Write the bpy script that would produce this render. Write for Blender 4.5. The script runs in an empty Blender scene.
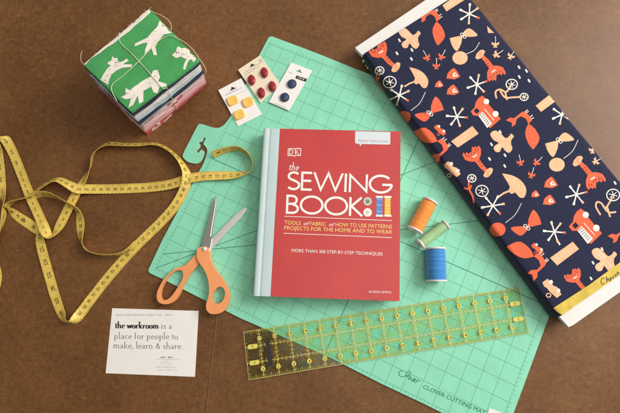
import bpy, bmesh, math, random, bisect
from mathutils import Vector, Matrix
from mathutils.bvhtree import BVHTree
from mathutils.geometry import tessellate_polygon

random.seed(7)
I = 0.0254                      # one inch in metres
scene = bpy.context.scene
COL = scene.collection
sin, cos, pi = math.sin, math.cos, math.pi

# ------------------------------------------------------------------ camera
CAM_ROT = Matrix(((0.9989734497, 0.0075021073, 0.0446739875),
                  (0.0, 0.9861911263, -0.1656111781),
                  (-0.0452995229, 0.1654411699, 0.9851787516)))
CAM_LOC = Vector((0.0, 0.0, 28.5)) * I
F_PX, CX, CY = 450.0, 310.0, 206.5
cam_data = bpy.data.cameras.new('camera')
cam = bpy.data.objects.new('camera', cam_data)
COL.objects.link(cam)
cam.matrix_world = Matrix.Translation(CAM_LOC) @ CAM_ROT.to_4x4()
cam_data.sensor_width = 36.0
cam_data.lens = F_PX / 620.0 * 36.0
cam_data.clip_start = 0.02
cam_data.clip_end = 60.0
scene.camera = cam


def ray(px, py):
    return CAM_ROT @ Vector(((px - CX) / F_PX, -(py - CY) / F_PX, -1.0))


def on(p, z=0.0):
    """point of the horizontal plane at height z (inches) that was measured at pixel p of the photograph"""
    d = ray(p[0], p[1])
    t = (z * I - CAM_LOC.z) / d.z
    return CAM_LOC + d * t


def onl(pts, z=0.0):
    return [on(p, z) for p in pts]


# ------------------------------------------------------------------ materials
def mat(name, color, rough=0.6, metal=0.0, noise=0.0, nscale=40.0, bump=0.0, bscale=300.0, spec=0.5, trans=0.0, ior=1.45,
        coat=0.0, sheen=0.0):
    m = bpy.data.materials.new(name)
    m.use_nodes = True
    nt = m.node_tree
    b = nt.nodes['Principled BSDF']
    b.inputs['Base Color'].default_value = (*color, 1)
    b.inputs['Roughness'].default_value = rough
    b.inputs['Metallic'].default_value = metal
    b.inputs['Specular IOR Level'].default_value = spec
    b.inputs['Transmission Weight'].default_value = trans
    b.inputs['IOR'].default_value = ior
    b.inputs['Coat Weight'].default_value = coat
    b.inputs['Sheen Weight'].default_value = sheen
    tc = nt.nodes.new('ShaderNodeTexCoord')
    if noise:
        n = nt.nodes.new('ShaderNodeTexNoise')
        n.inputs['Scale'].default_value = nscale
        n.inputs['Detail'].default_value = 6
        nt.links.new(tc.outputs['Object'], n.inputs['Vector'])
        r = nt.nodes.new('ShaderNodeMapRange')
        r.inputs['From Min'].default_value = 0.3
        r.inputs['From Max'].default_value = 0.7
        r.inputs['To Min'].default_value = 1 - noise
        r.inputs['To Max'].default_value = 1 + noise
        nt.links.new(n.outputs['Fac'], r.inputs['Value'])
        mx = nt.nodes.new('ShaderNodeVectorMath')
        mx.operation = 'SCALE'
        mx.inputs[0].default_value = color
        nt.links.new(r.outputs['Result'], mx.inputs['Scale'])
        nt.links.new(mx.outputs['Vector'], b.inputs['Base Color'])
    if bump:
        n2 = nt.nodes.new('ShaderNodeTexNoise')
        n2.inputs['Scale'].default_value = bscale
        n2.inputs['Detail'].default_value = 4
        nt.links.new(tc.outputs['Object'], n2.inputs['Vector'])
        bp = nt.nodes.new('ShaderNodeBump')
        bp.inputs['Strength'].default_value = bump
        bp.inputs['Distance'].default_value = 0.001
        nt.links.new(n2.outputs['Fac'], bp.inputs['Height'])
        nt.links.new(bp.outputs['Normal'], b.inputs['Normal'])
    return m


def cloth(name, color, noise=0.12, wave=0.35):
    """woven cotton: fine crossed threads plus soft wrinkles in the bump"""
    m = mat(name, color, rough=0.9, noise=noise + 0.1, nscale=750, spec=0.2, sheen=0.15)
    nt = m.node_tree
    b = nt.nodes['Principled BSDF']
    tc = [n for n in nt.nodes if n.type == 'TEX_COORD'][0]
    prev = None
    for rot in (0.6, 0.6 + pi / 2):
        mp = nt.nodes.new('ShaderNodeMapping')
        mp.inputs['Rotation'].default_value = (0, 0, rot)
        nt.links.new(tc.outputs['Object'], mp.inputs['Vector'])
        w = nt.nodes.new('ShaderNodeTexWave')
        w.inputs['Scale'].default_value = 500
        w.inputs['Distortion'].default_value = 1.5
        nt.links.new(mp.outputs['Vector'], w.inputs['Vector'])
        bp = nt.nodes.new('ShaderNodeBump')
        bp.inputs['Strength'].default_value = 0.18
        bp.inputs['Distance'].default_value = 0.0004
        nt.links.new(w.outputs['Fac'], bp.inputs['Height'])
        if prev:
            nt.links.new(prev.outputs['Normal'], bp.inputs['Normal'])
        prev = bp
    n = nt.nodes.new('ShaderNodeTexNoise')
    n.inputs['Scale'].default_value = 14
    n.inputs['Detail'].default_value = 3
    nt.links.new(tc.outputs['Object'], n.inputs['Vector'])
    bp = nt.nodes.new('ShaderNodeBump')
    bp.inputs['Strength'].default_value = wave
    bp.inputs['Distance'].default_value = 0.006
    nt.links.new(n.outputs['Fac'], bp.inputs['Height'])
    nt.links.new(prev.outputs['Normal'], bp.inputs['Normal'])
    nt.links.new(bp.outputs['Normal'], b.inputs['Normal'])
    return m


def table_material():
    m = bpy.data.materials.new('brown_tabletop')
    m.use_nodes = True
    nt = m.node_tree
    N, L = nt.nodes.new, nt.links.new
    b = nt.nodes['Principled BSDF']
    tc = N('ShaderNodeTexCoord')

    def noise(scale, detail=5, rough=0.6, dist=0.0):
        n = N('ShaderNodeTexNoise')
        n.inputs['Scale'].default_value = scale
        n.inputs['Detail'].default_value = detail
        n.inputs['Roughness'].default_value = rough
        n.inputs['Distortion'].default_value = dist
        L(tc.outputs['Object'], n.inputs['Vector'])
        return n
    big, mid, fine = noise(7, 4), noise(120, 7, 0.78, 0.3), noise(620, 4, 0.8)
    add = N('ShaderNodeMath'); add.operation = 'MULTIPLY_ADD'
    L(mid.outputs['Fac'], add.inputs[0]); add.inputs[1].default_value = 0.60
    sc = N('ShaderNodeMath'); sc.operation = 'MULTIPLY'; sc.inputs[1].default_value = 0.42
    L(big.outputs['Fac'], sc.inputs[0]); L(sc.outputs[0], add.inputs[2])
    add2 = N('ShaderNodeMath'); add2.operation = 'MULTIPLY_ADD'
    L(fine.outputs['Fac'], add2.inputs[0]); add2.inputs[1].default_value = 0.50
    L(add.outputs[0], add2.inputs[2])
    ramp = N('ShaderNodeValToRGB')
    e = ramp.color_ramp.elements
    e[0].position = 0.56; e[0].color = (0.070, 0.027, 0.0075, 1)
    e[1].position = 1.0; e[1].color = (0.255, 0.120, 0.043, 1)
    k = e.new(0.77); k.color = (0.150, 0.064, 0.0195, 1)
    L(add2.outputs[0], ramp.inputs['Fac'])
    # little dark flecks
    vor = N('ShaderNodeTexVoronoi'); vor.inputs['Scale'].default_value = 130
    L(tc.outputs['Object'], vor.inputs['Vector'])
    fl = N('ShaderNodeMapRange'); fl.inputs['From Min'].default_value = 0.04; fl.inputs['From Max'].default_value = 0.16
    fl.inputs['To Min'].default_value = 0.62; fl.inputs['To Max'].default_value = 1.0
    L(vor.outputs['Distance'], fl.inputs['Value'])
    mul = N('ShaderNodeVectorMath'); mul.operation = 'SCALE'
    L(ramp.outputs['Color'], mul.inputs[0]); L(fl.outputs['Result'], mul.inputs['Scale'])
    # worn mottled patch at the far left corner
    vor2 = N('ShaderNodeTexVoronoi'); vor2.feature = 'DISTANCE_TO_EDGE'; vor2.inputs['Scale'].default_value = 55
    wv = N('ShaderNodeMix'); wv.data_type = 'VECTOR'; wv.inputs['Factor'].default_value = 0.06
    L(tc.outputs['Object'], wv.inputs['A']); L(mid.outputs['Color'], wv.inputs['B'])
    L(wv.outputs['Result'], vor2.inputs['Vector'])
    edge = N('ShaderNodeMapRange'); edge.inputs['From Min'].default_value = 0.0; edge.inputs['From Max'].default_value = 0.12
    edge.inputs['To Min'].default_value = 0.66; edge.inputs['To Max'].default_value = 1.16
    L(vor2.outputs['Distance'], edge.inputs['Value'])
    c = on((45, 42))
    sub = N('ShaderNodeVectorMath'); sub.operation = 'DISTANCE'; sub.inputs[1].default_value = c
    L(tc.outputs['Object'], sub.inputs[0])
    dn = N('ShaderNodeMath'); dn.operation = 'MULTIPLY_ADD'; dn.inputs[1].default_value = -0.16
    L(big.outputs['Fac'], dn.inputs[0]); L(sub.outputs['Value'], dn.inputs[2])
    msk = N('ShaderNodeMapRange'); msk.inputs['From Min'].default_value = -0.01; msk.inputs['From Max'].default_value = 0.02
    msk.inputs['To Min'].default_value = 0.8; msk.inputs['To Max'].default_value = 0.0
    L(dn.outputs[0], msk.inputs['Value'])
    mixf = N('ShaderNodeMix'); mixf.data_type = 'FLOAT'
    L(msk.outputs['Result'], mixf.inputs['Factor']); mixf.inputs['A'].default_value = 1.0
    L(edge.outputs['Result'], mixf.inputs['B'])
    mul2 = N('ShaderNodeVectorMath'); mul2.operation = 'SCALE'
    L(mul.outputs['Vector'], mul2.inputs[0]); L(mixf.outputs['Result'], mul2.inputs['Scale'])
    # pale scuffs and dust: stretched noise, only its peaks
    mp = N('ShaderNodeMapping'); mp.inputs['Scale'].default_value = (60, 260, 60); mp.inputs['Rotation'].default_value = (0, 0, 0.7)
    L(tc.outputs['Object'], mp.inputs['Vector'])
    sn = N('ShaderNodeTexNoise'); sn.inputs['Scale'].default_value = 1.0; sn.inputs['Detail'].default_value = 3
    L(mp.outputs['Vector'], sn.inputs['Vector'])
    sm = N('ShaderNodeMapRange'); sm.inputs['From Min'].default_value = 0.66; sm.inputs['From Max'].default_value = 0.80
    sm.inputs['To Max'].default_value = 0.5
    L(sn.outputs['Fac'], sm.inputs['Value'])
    mc = N('ShaderNodeMix'); mc.data_type = 'RGBA'
    L(sm.outputs['Result'], mc.inputs['Factor']); L(mul2.outputs['Vector'], mc.inputs[6]); mc.inputs[7].default_value = (0.34, 0.21, 0.11, 1)
    L(mc.outputs[2], b.inputs['Base Color'])
    b.inputs['Specular IOR Level'].default_value = 0.32
    rr = N('ShaderNodeMapRange'); rr.inputs['To Min'].default_value = 0.36; rr.inputs['To Max'].default_value = 0.58
    L(mid.outputs['Fac'], rr.inputs['Value']); L(rr.outputs['Result'], b.inputs['Roughness'])
    bp = N('ShaderNodeBump'); bp.inputs['Strength'].default_value = 0.25; bp.inputs['Distance'].default_value = 0.0006
    L(add2.outputs[0], bp.inputs['Height']); L(bp.outputs['Normal'], b.inputs['Normal'])
    return m


M = {
    'table': table_material(),
    'seam': mat('seam_dark', (0.055, 0.026, 0.011), 0.5),
    'seam_light': mat('seam_light', (0.24, 0.13, 0.06), 0.5),
    'mat': mat('mint_mat', (0.235, 0.625, 0.44), 0.5, noise=0.05, nscale=45, bump=0.08, bscale=900, spec=0.4),
    'mat_line': mat('mat_line', (0.125, 0.40, 0.275), 0.6),
    'mat_cut': mat('mat_cut', (0.36, 0.72, 0.55), 0.7),
    'mat_bold': mat('mat_bold_line', (0.05, 0.22, 0.145), 0.6),
    'mat_ink': mat('mat_ink', (0.03, 0.16, 0.11), 0.6),
    'sticker': mat('sticker', (0.74, 0.72, 0.68), 0.5, noise=0.05),
    'red': mat('red_cover', (0.50, 0.050, 0.050), 0.38, noise=0.05, nscale=25, bump=0.05, bscale=700),
    'bluecloth': mat('pale_blue_cloth', (0.50, 0.62, 0.63), 0.7, noise=0.04, bump=0.2, bscale=1400),
    'page': mat('pages', (0.70, 0.66, 0.58), 0.8, noise=0.06, nscale=200),
    'white_ink': mat('white_ink', (0.82, 0.79, 0.74), 0.5),
    'yellow_ink': mat('yellow_ink', (0.85, 0.62, 0.20), 0.5),
    'tab': mat('tab_blue_grey', (0.60, 0.67, 0.70), 0.5),
    'tab_ink': mat('tab_ink', (0.50, 0.27, 0.30), 0.5),
    'ic_blue': mat('icon_blue', (0.09, 0.24, 0.58), 0.5, noise=0.2, nscale=400),
    'ic_yellow': mat('icon_yellow', (0.80, 0.50, 0.06), 0.5, noise=0.2, nscale=400),
    'ic_grey': mat('icon_grey', (0.36, 0.38, 0.30), 0.5),
    'ic_green': mat('icon_green', (0.10, 0.30, 0.20), 0.5),
    'ic_red': mat('icon_red', (0.5, 0.05, 0.05), 0.5),
    'navy': cloth('navy_cotton', (0.017, 0.020, 0.050), wave=0.25),
    'orange': mat('orange_print', (0.74, 0.135, 0.062), 0.85, noise=0.08, nscale=90, spec=0.2),
    'peach': mat('peach_print', (0.84, 0.46, 0.27), 0.85, noise=0.08, nscale=90, spec=0.2),
    'cream': mat('cream_print', (0.82, 0.76, 0.68), 0.85, noise=0.05, nscale=90, spec=0.2),
    'navy_ink': mat('navy_ink', (0.017, 0.020, 0.050), 0.9, spec=0.2),
    'selvedge': mat('yellow_selvedge', (0.62, 0.46, 0.09), 0.85, noise=0.14, nscale=60, spec=0.2),
    'black': mat('black_ink', (0.02, 0.02, 0.02), 0.6),
    'grey_ink': mat('grey_ink', (0.16, 0.15, 0.15), 0.6),
    'pale_ink': mat('pale_ink', (0.42, 0.41, 0.43), 0.6),
    'board': mat('white_board', (0.70, 0.68, 0.655), 0.7, noise=0.03, nscale=20, bump=0.1, bscale=200),
    'card': mat('card_white', (0.80, 0.77, 0.74), 0.55, noise=0.02),
    'card_cream': mat('card_cream', (0.76, 0.66, 0.50), 0.6, noise=0.03),
    'btn_yellow': mat('yellow_button', (0.85, 0.52, 0.12), 0.3, noise=0.06, nscale=120),
    'btn_red': mat('red_button', (0.26, 0.012, 0.018), 0.25, noise=0.15, nscale=150, coat=0.3),
    'btn_blue': mat('blue_button', (0.030, 0.045, 0.105), 0.35, noise=0.1, nscale=120),
    'violet': mat('violet_ink', (0.40, 0.38, 0.58), 0.6),
    'green_ink': mat('green_ink', (0.04, 0.25, 0.12), 0.6),
    'steel': mat('steel', (0.66, 0.65, 0.64), 0.27, metal=1.0, bump=0.06, bscale=250),
    'steel_light': mat('steel_light', (0.92, 0.91, 0.89), 0.32, metal=0.75, bump=0.05, bscale=250),
    'handle': mat('orange_handle', (0.80, 0.315, 0.125), 0.26, noise=0.05, nscale=40, bump=0.05, bscale=900),
    'tape': mat('yellow_tape', (0.70, 0.50, 0.105), 0.34, noise=0.14, nscale=60, bump=0.12, bscale=500),
    'tape_edge': mat('tape_edge', (0.46, 0.30, 0.05), 0.5, noise=0.1),
    'tape_ink': mat('tape_ink', (0.085, 0.06, 0.012), 0.6),
    'ruler_y': mat('ruler_yellow', (0.66, 0.58, 0.10), 0.5),
    'ruler_d': mat('ruler_yellow_dull', (0.43, 0.41, 0.13), 0.5),
    'twine': mat('twine', (0.72, 0.70, 0.45), 0.8, noise=0.15, nscale=300),
    'cap': mat('spool_cap', (0.76, 0.66, 0.66), 0.35, noise=0.03, spec=0.5),
    'th_orange': mat('orange_thread', (0.90, 0.33, 0.055), 0.55, sheen=0.2),
    'th_green': mat('green_thread', (0.38, 0.60, 0.32), 0.55, sheen=0.2),
    'th_blue': mat('blue_thread', (0.045, 0.24, 0.58), 0.45, sheen=0.2),
    'green': cloth('green_cotton', (0.065, 0.33, 0.10)),
    'c_navy': cloth('dark_navy_cotton', (0.02, 0.022, 0.05)),
    'c_white': cloth('white_cotton', (0.84, 0.80, 0.79)),
    'c_pale': cloth('pale_blue_cotton', (0.50, 0.60, 0.70)),
    'c_pink': cloth('pink_cotton', (0.76, 0.40, 0.43)),
    'c_rose': cloth('rose_cotton', (0.84, 0.56, 0.57)),
    'c_red': cloth('red_cotton', (0.55, 0.06, 0.08)),
    'c_grey': cloth('grey_cotton', (0.30, 0.35, 0.38)),
}
for nm_, dark, light in (('th_orange', (0.82, 0.27, 0.04), (0.92, 0.40, 0.09)), ('th_green', (0.33, 0.54, 0.28), (0.42, 0.63, 0.36)), ('th_blue', (0.035, 0.205, 0.52), (0.07, 0.30, 0.65))):
    M[nm_ + '_dark'] = mat(nm_ + '_dark', dark, 0.5, sheen=0.2)
    M[nm_ + '_light'] = mat(nm_ + '_light', light, 0.45, sheen=0.2)
# clear acrylic of the ruler: thin, tinted slightly yellow-green
mm = bpy.data.materials.new('clear_acrylic')
mm.use_nodes = True
nt = mm.node_tree
nt.nodes.remove(nt.nodes['Principled BSDF'])
tr = nt.nodes.new('ShaderNodeBsdfTransparent')
tr.inputs['Color'].default_value = (0.975, 0.98, 0.94, 1)
gl = nt.nodes.new('ShaderNodeBsdfGlossy')
gl.inputs['Roughness'].default_value = 0.12
mx = nt.nodes.new('ShaderNodeMixShader')
mx.inputs[0].default_value = 0.035
nt.links.new(tr.outputs[0], mx.inputs[1])
nt.links.new(gl.outputs[0], mx.inputs[2])
nt.links.new(mx.outputs[0], nt.nodes['Material Output'].inputs['Surface'])
M['acrylic'] = mm
mm = bpy.data.materials.new('teal_film_print')
mm.use_nodes = True
nt = mm.node_tree
nt.nodes.remove(nt.nodes['Principled BSDF'])
tr = nt.nodes.new('ShaderNodeBsdfTransparent')
tr.inputs['Color'].default_value = (0.50, 0.88, 0.97, 1)
nt.links.new(tr.outputs[0], nt.nodes['Material Output'].inputs['Surface'])
M['ruler_k'] = mm
mm = mm.copy()
mm.name = 'olive_film_print'
mm.node_tree.nodes['Transparent BSDF'].inputs['Color'].default_value = (0.86, 0.84, 0.52, 1)
M['ruler_o'] = mm


# ------------------------------------------------------------------ mesh helpers
def crom(pts, n=6, closed=True):
    out, N = [], len(pts)
    dim = len(pts[0])
    rng = range(N) if closed else range(N - 1)
    for i in rng:
        if closed:
            a, b, c, d = pts[i - 1], pts[i], pts[(i + 1) % N], pts[(i + 2) % N]
        else:
            a, b, c, d = pts[max(i - 1, 0)], pts[i], pts[i + 1], pts[min(i + 2, N - 1)]
        for k in range(n):
            t = k / n
            out.append(tuple(0.5 * (2 * b[q] + (c[q] - a[q]) * t + (2 * a[q] - 5 * b[q] + 4 * c[q] - d[q]) * t * t +
                                    (3 * b[q] - a[q] - 3 * c[q] + d[q]) * t ** 3) for q in range(dim)))
    if not closed:
        out.append(tuple(pts[-1]))
    return out


class MB:
    """collects faces of several materials and links them as ONE mesh object"""
    def __init__(self):
        self.v, self.f, self.m, self.mats = [], [], [], []

    def slot(self, name):
        if name not in self.mats:
            self.mats.append(name)
        return self.mats.index(name)

    def add(self, verts, faces, m):
        o = len(self.v)
        s = self.slot(m)
        self.v.extend(Vector(p) for p in verts)
        for fc in faces:
            self.f.append(tuple(o + i for i in fc))
            self.m.append(s)

    def flat(self, loops, m, fn=None):
        """polygon (first loop) with holes (others); 2-D points mapped by fn, or 3-D points"""
        pts = [p for lp in loops for p in lp]
        tri = tessellate_polygon([[Vector((p[0], p[1], 0)) for p in lp] for lp in loops])
        vs = [fn(p) for p in pts] if fn else pts
        faces = []
        for t in tri:
            a, b, c = (vs[i] for i in t)
            n = (Vector(b) - Vector(a)).cross(Vector(c) - Vector(a))
            faces.append(t if n.z >= 0 else (t[0], t[2], t[1]))
        self.add(vs, faces, m)

    def prism(self, loops, z0, z1, m, mside=None):
        """vertical-sided solid over world xy loops (first outer, others holes), heights in metres"""
        mside = mside or m
        for z, up in ((z1, True), (z0, False)):
            pts = [Vector((p[0], p[1], z)) for lp in loops for p in lp]
            tri = tessellate_polygon([[Vector((p[0], p[1], 0)) for p in lp] for lp in loops])
            fs = []
            for t in tri:
                n = (pts[t[1]] - pts[t[0]]).cross(pts[t[2]] - pts[t[0]])
                fs.append(t if (n.z > 0) == up else (t[0], t[2], t[1]))
            self.add(pts, fs, m)
        for k, lp in enumerate(loops):
            area = sum(lp[i - 1][0] * lp[i][1] - lp[i][0] * lp[i - 1][1] for i in range(len(lp)))
            lp = list(lp) if (area > 0) == (k == 0) else list(reversed(lp))
            n = len(lp)
            vs = [Vector((p[0], p[1], z0)) for p in lp] + [Vector((p[0], p[1], z1)) for p in lp]
            self.add(vs, [(i, (i + 1) % n, n + (i + 1) % n, n + i) for i in range(n)], mside)

    def ribbon(self, pts, w, m, fn, nib=None, closed=False):
        """flat stroke along 2-D points; nib = (wx, wy) half widths of a broad pen"""
        n = len(pts)
        L_, R_ = [], []
        for i in range(n):
            a = pts[i - 1] if (i or closed) else pts[i]
            c = pts[(i + 1) % n] if (i < n - 1 or closed) else pts[i]
            d1 = Vector((pts[i][0] - a[0], pts[i][1] - a[1]))
            d2 = Vector((c[0] - pts[i][0], c[1] - pts[i][1]))
            d1 = d1.normalized() if d1.length > 1e-9 else d2.normalized()
            d2 = d2.normalized() if d2.length > 1e-9 else d1
            d = d1 + d2
            d = d.normalized() if d.length > 1e-3 else d1
            nn = Vector((-d.y, d.x))
            k = 1 / max(0.45, nn.dot(Vector((-d1.y, d1.x))))
            h = w / 2 if nib is None else math.hypot(nib[0] * nn.x, nib[1] * nn.y)
            L_.append((pts[i][0] + nn.x * h * k, pts[i][1] + nn.y * h * k))
            R_.append((pts[i][0] - nn.x * h * k, pts[i][1] - nn.y * h * k))
        vs = [fn(p) for p in L_] + [fn(p) for p in R_]
        rng = range(n if closed else n - 1)
        fs = []
        for i in rng:
            j = (i + 1) % n
            q = (i, n + i, n + j, j)
            nrm = (Vector(vs[q[1]]) - Vector(vs[q[0]])).cross(Vector(vs[q[2]]) - Vector(vs[q[0]]))
            fs.append(q if nrm.z >= 0 else tuple(reversed(q)))
        self.add(vs, fs, m)

    def tube(self, pts, r, m, n=7):
        rings = []
        for i, p in enumerate(pts):
            p = Vector(p)
            d = Vector(pts[min(i + 1, len(pts) - 1)]) - Vector(pts[max(i - 1, 0)])
            d.normalize()
            u = d.cross(Vector((0, 0, 1)))
            u = u.normalized() if u.length > 0.05 else d.cross(Vector((1, 0, 0))).normalized()
            w = d.cross(u)
            rings.append([p + (u * cos(2 * pi * k / n) + w * sin(2 * pi * k / n)) * r for k in range(n)])
        self.skin(rings, m, True)

    def skin(self, rings, m, closed=True, caps=True):
        n = len(rings[0])
        vs = [p for r in rings for p in r]
        fs = []
        for i in range(len(rings) - 1):
            for k in range(n if closed else n - 1):
                a, b = i * n + k, i * n + (k + 1) % n
                fs.append((a, b, b + n, a + n))
        if caps and closed:
            fs.append(tuple(reversed(range(n))))
            fs.append(tuple((len(rings) - 1) * n + k for k in range(n)))
        self.add(vs, fs, m)

    def build(self, name, parent=None, smooth=None, bevel=0.0, recalc=False):
        me = bpy.data.meshes.new(name)
        org = parent['_org'] if parent is not None and '_org' in parent else (0, 0, 0)
        org = Vector(org)
        me.from_pydata([v - org for v in self.v], [], self.f)
        for s in self.mats:
            me.materials.append(M[s])
        me.polygons.foreach_set('material_index', self.m)
        if recalc:
            bm = bmesh.new(); bm.from_mesh(me)
            bmesh.ops.remove_doubles(bm, verts=bm.verts, dist=1e-6)
            bmesh.ops.recalc_face_normals(bm, faces=bm.faces)
            bm.to_mesh(me); bm.free()
        me.validate()
        me.update()
        o = bpy.data.objects.new(name, me)
        COL.objects.link(o)
        if parent is not None:
            o.parent = parent
            o['_org'] = tuple(org)
        if smooth is not None:
            me.polygons.foreach_set('use_smooth', [True] * len(me.polygons))
            me.set_sharp_from_angle(angle=math.radians(smooth))
        if bevel:
            b = o.modifiers.new('bevel', 'BEVEL')
            b.width = bevel; b.segments = 2; b.limit_method = 'ANGLE'; b.angle_limit = math.radians(50)
        return o


def thing(name, label, cat, loc=(0, 0, 0), group=None):
    o = bpy.data.objects.new(name, None)
    o.empty_display_size = 0.02
    COL.objects.link(o)
    o.location = loc
    o['_org'] = tuple(loc)
    o['label'] = label
    o['category'] = cat
    if group:
        o['group'] = group
    return o


def tag(o, label, cat, group=None):
    o['label'] = label
    o['category'] = cat
    if group:
        o['group'] = group
    return o


# ------------------------------------------------------------------ lettering
_cache = {}


def font_geo(s):
    if s not in _cache:
        cu = bpy.data.curves.new('glyphs', 'FONT')
        cu.body = s
        cu.resolution_u = 3
        cu.offset = 0.012 if s.isdigit() else 0.0
        ob = bpy.data.objects.new('glyphs', cu)
        COL.objects.link(ob)
        dg = bpy.context.evaluated_depsgraph_get()
        me = ob.evaluated_get(dg).to_mesh()
        vs = [(v.co.x, v.co.y) for v in me.vertices]
        fs = [tuple(p.vertices) for p in me.polygons]
        ob.evaluated_get(dg).to_mesh_clear()
        bpy.data.objects.remove(ob)
        bpy.data.curves.remove(cu)
        _cache[s] = (vs, fs)
    return _cache[s]


def text(mb, s, p0, p1, cap, m, fn, slant=0.0):
    """word along the baseline p0-p1 (2-D), filling its length, capital height cap, laid down by fn"""
    vs, fs = font_geo(s)
    if not vs:
        return
    x0, x1 = min(v[0] for v in vs), max(v[0] for v in vs)
    hv = font_geo('H')[0]
    ch = max(v[1] for v in hv)
    a, b = Vector(p0), Vector(p1)
    e = (b - a)
    L_ = e.length
    e.normalize()
    up = Vector((e.y, -e.x)) if mb.ydown else Vector((-e.y, e.x))
    out = []
    for x, y in vs:
        q = a + e * ((x - x0) / (x1 - x0) * L_ + slant * y / ch * cap) + up * (y / ch * cap)
        out.append(fn((q.x, q.y)))
    faces = []
    for f in fs:
        n = (Vector(out[f[1]]) - Vector(out[f[0]])).cross(Vector(out[f[2]]) - Vector(out[f[0]]))
        faces.append(f if n.z >= 0 else tuple(reversed(f)))
    mb.add(out, faces, m)


MB.ydown = True


def arc(cx, cy, rx, ry, a0, a1, n=14):
    return [(cx + rx * cos(math.radians(a0 + (a1 - a0) * i / n)), cy + ry * sin(math.radians(a0 + (a1 - a0) * i / n)))
            for i in range(n + 1)]


# geometric capitals of the book title: (advance, strokes), cap height 1
CAPS = {
    'S': (0.56, [arc(0.28, 0.745, 0.215, 0.205, 35, 250, 12) + [(0.30, 0.51)] + arc(0.27, 0.265, 0.235, 0.225, 68, -150, 14)]),
    'E': (0.52, [[(0.46, 0.955), (0.06, 0.955), (0.06, 0.045), (0.46, 0.045)], [(0.09, 0.52), (0.43, 0.52)]]),
    'W': (1.22, [[(0.03, 1), (0.31, 0.06), (0.61, 0.97), (0.91, 0.06), (1.19, 1)]]),
    'I': (0.20, [[(0.10, 0), (0.10, 1)]]),
    'N': (0.84, [[(0.08, 0), (0.08, 0.93), (0.76, 0.07), (0.76, 1)]]),
    'G': (0.98, [arc(0.5, 0.5, 0.45, 0.455, 42, 352, 26) + [(0.93, 0.47), (0.56, 0.47)]]),
    'B': (0.60, [[(0.08, 0.5), (0.08, 0.955), (0.28, 0.955)] + arc(0.28, 0.74, 0.20, 0.215, 80, -80, 8) + [(0.11, 0.525)],
                 [(0.08, 0.53), (0.08, 0.045), (0.30, 0.045)] + arc(0.30, 0.27, 0.24, 0.225, -80, 80, 8) + [(0.30, 0.49)]]),
    'O': (1.04, [arc(0.52, 0.5, 0.46, 0.455, 90, 450, 34)]),
    'K': (0.62, [[(0.08, 0), (0.08, 1)], [(0.55, 1), (0.13, 0.52), (0.60, 0)]]),
}
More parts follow.
